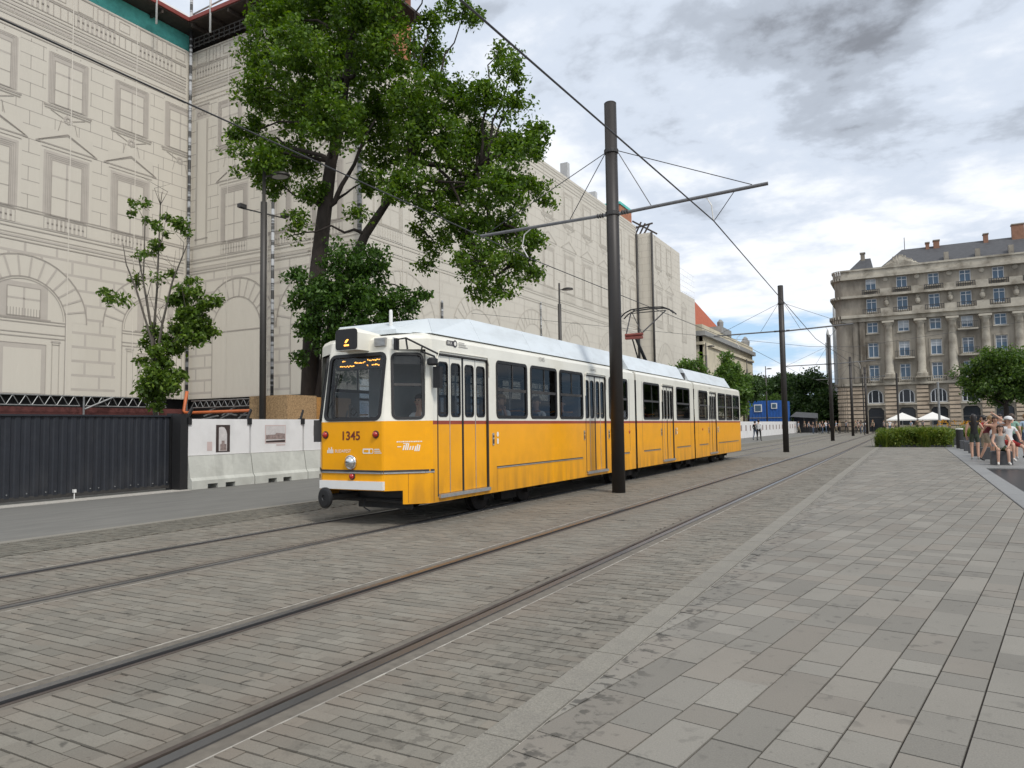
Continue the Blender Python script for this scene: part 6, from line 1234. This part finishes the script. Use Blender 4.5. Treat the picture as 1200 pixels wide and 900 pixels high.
def body_mesh(J, cover, mats, fingers=True, fat=1.0):
    nm = list(J); idx = {k: i for i, k in enumerate(nm)}; me = bpy.data.meshes.new('b'); me.from_pydata([J[k] for k in nm], [(idx[a], idx[b]) for a, b, _ in EDG], []); ob = bpy.data.objects.new('b', me); col.objects.link(ob)
    ob.modifiers.new('s', 'SKIN'); ob.modifiers['s'].use_smooth_shade = True
    for i, k in enumerate(nm):
        r = RAD[k] if k in RAD else RAD[k[:2]]; me.skin_vertices[0].data[i].radius = (r*fat, r*fat*(.86 if k in ('chest', 'spine', 'pelvis') else 1)); me.skin_vertices[0].data[i].use_root = (k == 'pelvis')
    sm = ob.modifiers.new('u', 'SUBSURF'); sm.levels = 1; sm.render_levels = 1
    m2 = bpy.data.meshes.new_from_object(ob.evaluated_get(bpy.context.evaluated_depsgraph_get())); V = [tuple(v.co) for v in m2.vertices]; F_ = [tuple(p.vertices) for p in m2.polygons]
    bpy.data.objects.remove(ob); bpy.data.meshes.remove(me); bpy.data.meshes.remove(m2)
    A = np.array([J[a] for a, b, _ in EDG]); B = np.array([J[b] for a, b, _ in EDG]); VA = np.array(V); mi = []
    for f in F_:
        c = VA[list(f)].mean(0); ab = B-A; t = np.clip(((c-A)*ab).sum(1)/((ab**2).sum(1)+1e-9), 0, 1); d = np.linalg.norm(c-(A+ab*t[:, None]), axis=1); k = int(d.argmin()); cls = EDG[k][2]; rule = cover.get(cls, (0, 1.0)); lo = rule[0] if t[k] <= rule[1] else (rule[2] if len(rule) > 2 else 0); mi.append(lo)
    mb = MB(); mb.v = V; mb.f = F_; mb.m = mi
    if fingers:
        mb.mi = 0
        for s, sg in (('L', -1), ('R', 1)):
            w_, h = Vector(J['wr'+s]), Vector(J['ha'+s]); d = (h-w_).normalized(); x = d.cross(Vector((0, 1, 0)) if abs(d.y) < .8 else Vector((0, 0, 1))).normalized(); y = d.cross(x)
            for q in range(4): b0 = h+x*(.021*(q-1.5)); L_ = (.060, .074, .078, .066)[q]; mb.tube([b0, b0+d*L_*.5+y*.008, b0+d*L_+y*.028], [.0095, .009, .007], 5)
            b0 = w_.lerp(h, .35)+x*(-.028*sg); mb.tube([b0, b0+d*.03-x*.022*sg, b0+d*.062-x*.026*sg], [.011, .010, .008], 5)
    me = bpy.data.meshes.new('person_body'); me.from_pydata(mb.v, [], mb.f)
    for q in mats: me.materials.append(MT[q])
    me.polygons.foreach_set('material_index', mb.m); me.polygons.foreach_set('use_smooth', [True]*len(mb.f)); me.update(); return me
def hair_mesh(J, long_=0.0, mat='hair_brown', cap=None):
    c = Vector(J['head'])+Vector((0, .012, .012)); vs_ = []; fs = []; n, mr = 16, 10
    for i in range(mr+1):
        th = pi*i/mr*.78
        for j in range(n):
            ph = 2*pi*j/n; x, y, z = sin(th)*cos(ph), sin(th)*sin(ph), cos(th); p = Vector((x*.108, y*.118, z*.118))
            if z < .25 and y < -.2: p.y = max(p.y, -.02-.0*z); p.z = max(p.z, .03)
            if z < 0 and y > -.15: p.z -= long_*(-z)*1.4; p.y += .02*(-z)
            vs_.append(c+p)
    for i in range(mr):
        for j in range(n): fs.append((i*n+j, (i+1)*n+j, (i+1)*n+(j+1) % n, i*n+(j+1) % n))
    me = bpy.data.meshes.new('hair'); me.from_pydata([tuple(v) for v in vs_], [], fs); me.materials.append(MT[mat]); me.polygons.foreach_set('use_smooth', [True]*len(fs)); return me
def face_mesh(J):
    h = Vector(J['head']); mb = MB(); mb.lathe(h+Vector((0, -.092, -.02)), [(.016, 0), (.012, .018), (.004, .026)], 6, (0, -1, .2))
    for s in (-1, 1): mb.mat(1).lathe(h+Vector((.033*s, -.088, .012)), [(.012, 0), (.007, .008)], 6, (0, -1, 0)); mb.mat(0).lathe(h+Vector((.098*s, .0, -.01)), [(.018, 0), (.024, .008), (.01, .014)], 6, (s, 0, 0))
    mb.mat(2).box(h.x-.022, h.x+.022, h.y-.094, h.y-.082, h.z-.062, h.z-.05); return mb
def person(label, x, yv, rz, pose=None, z=0.0, shirt='cl_white', legs='cl_denim', skin='skin_a', shoes='shoe_dark', sleeve=.6, short=None, hair='hair_brown', long_=0.0, scale=1.0, near=True, bare=False, group=None, cap=None):
    J = dict(BASE); J.update(pose or {})
    cover = dict(torso=(1, 1), neck=(1, .45, 0), hip=(2, 1), head=(0, 1), hand=(0, 1), foot=(3, 1), uparm=(1, sleeve, 0), forearm=(1, sleeve-1.0, 0), thigh=(2, 1.0 if short is None else short, 0), shin=(2 if short is None else 0, .95, 3))
    if sleeve <= 0: cover['uparm'] = (0, 1)
    me = body_mesh(J, cover, [skin, shirt, legs, shoes], fingers=near)
    o = bpy.data.objects.new('person', me); col.objects.link(o); o.location = (x, yv, z); o.rotation_euler = (0, 0, rz); o.scale = (scale,)*3; tag(o, label, 'person', group)
    if hair: h = bpy.data.objects.new('hair', hair_mesh(J, long_, hair)); col.objects.link(h); h.parent = o
    if near:
        f = face_mesh(J).build('face', [skin, 'eye_dark', 'lip'], o, raw=True)
    if cap:
        c = Vector(J['head']); q = MB().lathe(c+Vector((0, 0, .04)), [(.118, 0), (.115, .05), (.08, .09), (.02, .105)], 14); q.add([c+Vector(p) for p in ((-.09, -.08, .045), (.09, -.08, .045), (.07, -.2, .03), (-.07, -.2, .03), (-.09, -.08, .057), (.09, -.08, .057), (.07, -.2, .042), (-.07, -.2, .042))], [(0, 1, 2, 3), (7, 6, 5, 4), (0, 3, 7, 4), (1, 5, 6, 2), (3, 2, 6, 7)]); q.build('cap', cap, o, raw=True)
    return o
def sit(h=.48, kn=.40, spread=.09, lean=0.0, **kw):
    d = h+.10-.96; J = {}
    for k, v in BASE.items():
        if k[:2] in ('kn', 'an', 'to'): continue
        J[k] = (v[0], v[1]-lean*max(0, v[2]-.96), v[2]+d)
    for s, g_ in (('L', -1), ('R', 1)):
        J['hi'+s] = (g_*.10, -.03, h+.07); J['kn'+s] = (g_*(.10+spread*.4), -kn-.02, h+.06); J['an'+s] = (g_*(.10+spread*.5), -kn-.0, .085); J['to'+s] = (g_*(.115+spread*.6), -kn-.16, .035)
        J['el'+s] = (g_*.25, -.10, h+.33); J['wr'+s] = (g_*.17, -.30, h+.17); J['ha'+s] = (g_*.15, -.37, h+.15)
    J.update(kw); return J
G_ = 'people around the stone cubes'
back = pi
person('woman seen from behind in a black top and dark green shorts, long dark hair', 2.10, 33.0, back, dict(elL=(-.30, -.06, 1.18), wrL=(-.26, -.26, 1.20), haL=(-.22, -.33, 1.24), elR=(.26, .02, 1.15), wrR=(.27, -.08, .92)), shirt='cl_black', legs='cl_darkgreen', sleeve=0, short=.55, shoes='shoe_white', hair='hair_dark', long_=.28, group=G_)
person('person in a maroon top bending towards the seats beside the woman in black', 2.42, 31.9, radians(80), dict(chest=(0, -.16, 1.26), neck=(0, -.24, 1.38), jaw=(0, -.28, 1.44), head=(0, -.30, 1.51), crown=(0, -.30, 1.57), shL=(-.17, -.18, 1.32), shR=(.17, -.18, 1.32), elL=(-.2, -.30, 1.05), wrL=(-.15, -.42, .85), haL=(-.14, -.47, .79), elR=(.2, -.30, 1.05), wrR=(.15, -.42, .85), haR=(.14, -.47, .79), knL=(-.1, -.16, .5), anL=(-.1, -.12, .085), toL=(-.1, -.28, .035), anR=(.1, .25, .10), toR=(.1, .1, .035), knR=(.1, .08, .5)), shirt='cl_maroon', legs='cl_khaki', sleeve=.5, short=.6, hair='hair_brown', group=G_)
person('dark-haired person in a navy shirt standing behind the seats', 2.95, 36.0, radians(200), shirt='cl_navy', legs='cl_grey', hair='hair_dark', group=G_)
person('woman sitting on the front cube in a patterned vest and green shorts', 2.62, 29.55, radians(4), sit(.46, .40, .10, .10, wrL=(-.15, -.34, .56), haL=(-.13, -.41, .54)), shirt='cl_pattern', legs='cl_green', sleeve=0, short=.75, shoes='shoe_white', hair='hair_brown', long_=.22, skin='skin_a', group=G_)
person('shirtless person with both arms raised to the head behind the sitting woman', 2.62, 31.0, radians(10), dict(elL=(-.40, -.05, 1.42), wrL=(-.24, .02, 1.56), haL=(-.16, .04, 1.60), elR=(.42, -.05, 1.44), wrR=(.26, .02, 1.57), haR=(.18, .04, 1.6)), shirt='skin_b', legs='cl_grey', sleeve=0, short=.7, hair='hair_brown', skin='skin_b', scale=.94, group=G_)
person('man in a white shirt, white cap and red shorts sitting with a leg stretched out', 2.98, 30.9, radians(25), sit(.50, .42, .05, .05, anR=(.28, -.70, .10), toR=(.30, -.84, .05), knR=(.16, -.42, .48)), shirt='cl_white', legs='cl_red', sleeve=.6, short=.8, shoes='shoe_white', hair='hair_brown', cap='cl_white', z=.06, scale=1.12, group=G_)
person('man in a teal shirt and black shorts raising his left arm', 3.38, 33.6, radians(165), dict(elR=(.40, -.10, 1.58), wrR=(.60, -.18, 1.74), haR=(.67, -.2, 1.79), elL=(-.24, .02, 1.15), wrL=(-.24, -.1, .95)), shirt='cl_teal', legs='cl_black', sleeve=.55, short=.85, shoes='shoe_white', hair='hair_brown', fat=1.0, group=G_) if False else person('man in a teal shirt and black shorts raising one arm to the left', 3.38, 33.6, radians(165), dict(elR=(.40, -.10, 1.58), wrR=(.60, -.18, 1.74), haR=(.67, -.2, 1.79), elL=(-.24, .02, 1.15), wrL=(-.24, -.1, .95)), shirt='cl_teal', legs='cl_black', sleeve=.55, short=.85, shoes='shoe_white', hair='hair_brown', group=G_)
person('person in a pale blue shirt at the right edge of the picture', 3.95, 34.8, radians(190), shirt='cl_lightblue', legs='cl_denim', short=.6, shoes='shoe_dark', hair='hair_fair', group=G_)
person('woman in a white top with fair hair standing behind the shirtless person', 2.75, 34.4, radians(150), shirt='cl_white', legs='cl_denim', short=.5, sleeve=.3, hair='hair_fair', long_=.2, scale=.97, group=G_)
person('person in a grey shirt standing between the white cap and the teal shirt', 3.15, 35.4, radians(30), shirt='cl_grey', legs='cl_navy', hair='hair_dark', group=G_)
person('person in a red shirt half hidden behind the bending person', 2.52, 34.6, radians(250), shirt='cl_red', legs='cl_khaki', hair='hair_dark', scale=.98, group=G_)
walk = dict(knL=(-.10, -.14, .50), anL=(-.10, -.20, .085), toL=(-.11, -.36, .04), knR=(.10, .03, .50), anR=(.10, .26, .14), toR=(.11, .14, .04), elL=(-.24, .10, 1.16), wrL=(-.25, .10, .92), haL=(-.25, .08, .84), elR=(.24, -.05, 1.16), wrR=(.24, -.22, .96), haR=(.24, -.27, .89))
person('pedestrian in a dark jacket and jeans walking by the white hoarding', -12.4, 68.2, radians(165), walk, shirt='cl_black', legs='cl_denim', sleeve=2.0, hair='hair_dark', near=False)
person('pedestrian in a white shirt and dark trousers walking away by the hoarding', -11.5, 64.9, radians(175), walk, shirt='cl_white', legs='cl_black', sleeve=2.0, hair='hair_dark', near=False, scale=1.06)
# distant crowd: a handful of bodies copied
var = []
for k, (sh, lg, hr, ps) in enumerate((('cl_white', 'cl_denim', 'hair_brown', walk), ('cl_black', 'cl_denim', 'hair_dark', None), ('cl_grey', 'cl_black', 'hair_dark', walk), ('cl_khaki', 'cl_black', 'hair_fair', None), ('cl_lightblue', 'cl_khaki', 'hair_brown', walk), ('cl_navy', 'cl_black', 'hair_dark', None))):
    J = dict(BASE); J.update(ps or {}); cover = dict(torso=(1, 1), neck=(1, .3, 0), hip=(2, 1), uparm=(1, .6, 0), thigh=(2, 1), shin=(2, .95, 3), foot=(3, 1)); var.append((body_mesh(J, cover, ['skin_a', sh, lg, 'shoe_dark'], False), hair_mesh(J, .1*(k % 2), hr), ['white', 'black', 'grey', 'beige', 'light blue', 'navy'][k]))
spots = [(931, 118), (936, 112), (943, 119), (948, 116), (953, 108), (957, 112), (961, 105), (964, 110), (968, 114), (971, 107), (980, 110), (984, 108), (992, 112), (1003, 106), (1006, 110), (1009, 104), (1013, 108), (1015, 112), (1023, 110), (1036, 112), (1043, 110), (1049, 108), (1068, 107), (1075, 106), (1082, 107)]
zone = lambda px: 'by the dark kiosk' if px < 955 else ('between the second and third tram poles' if px < 976 else ('right of the third tram pole' if px < 1000 else ('beside the fourth tram pole' if px < 1020 else ('at the arched doorway' if px < 1040 else 'under the white parasols'))))
seen = {}
for k, (px, yv) in enumerate(spots):
    zn = zone(px); seen[zn] = seen.get(zn, -1)+1; b, h, cn = var[(seen[zn]*5+len(zn)) % 6]; d = P(px, 505, 1.0)-Vector((0, 0, CAM_H)); x = yv*d.x/d.y; o = bpy.data.objects.new('person', b); col.objects.link(o); o.location = (x, yv, 0); o.rotation_euler = (0, 0, rr_.uniform(0, 6.28)); o.scale = (rr_.uniform(.94, 1.05),)*3
    tag(o, 'distant person in a %s top %s' % (cn, zone(px)), 'person', 'distant crowd'); q = bpy.data.objects.new('hair', h); col.objects.link(q); q.parent = o
# tram driver and passengers
def rider(label, x, yv, z, rz=0.0, **kw): return person(label, TX+x, TY0+yv, rz, sit(.46, .38, .04, .0, **kw.pop('pose', {})), z=z, **kw)
rider('tram driver in a white shirt at the controls', .52, 1.12, .72, shirt='cl_white', legs='cl_navy', hair='hair_dark', pose=dict(wrR=(.15, -.40, .75), haR=(.12, -.47, .76)))
rider('passenger in a white top in the first side window of the tram', .80, 3.35, .78, shirt='cl_white', legs='cl_grey', hair='hair_fair', pose=dict(elR=(.22, -.15, .80), wrR=(.18, -.16, 1.02), haR=(.12, -.12, 1.08)))
rider('dark-haired passenger with a pale collar in the second side window', .80, 4.85, .78, shirt='cl_white', legs='cl_navy', hair='hair_dark', long_=.05)
rider('passenger in dark clothes in the third side window', .70, 6.3, .78, shirt='cl_navy', legs='cl_black', hair='hair_brown')
rider('passenger in a maroon top in the middle section of the tram', .75, 11.9, .78, shirt='cl_maroon', legs='cl_grey', hair='hair_brown')
rider('passenger in grey in the rear section of the tram', .75, 20.9, .78, shirt='cl_grey', legs='cl_black', hair='hair_dark')
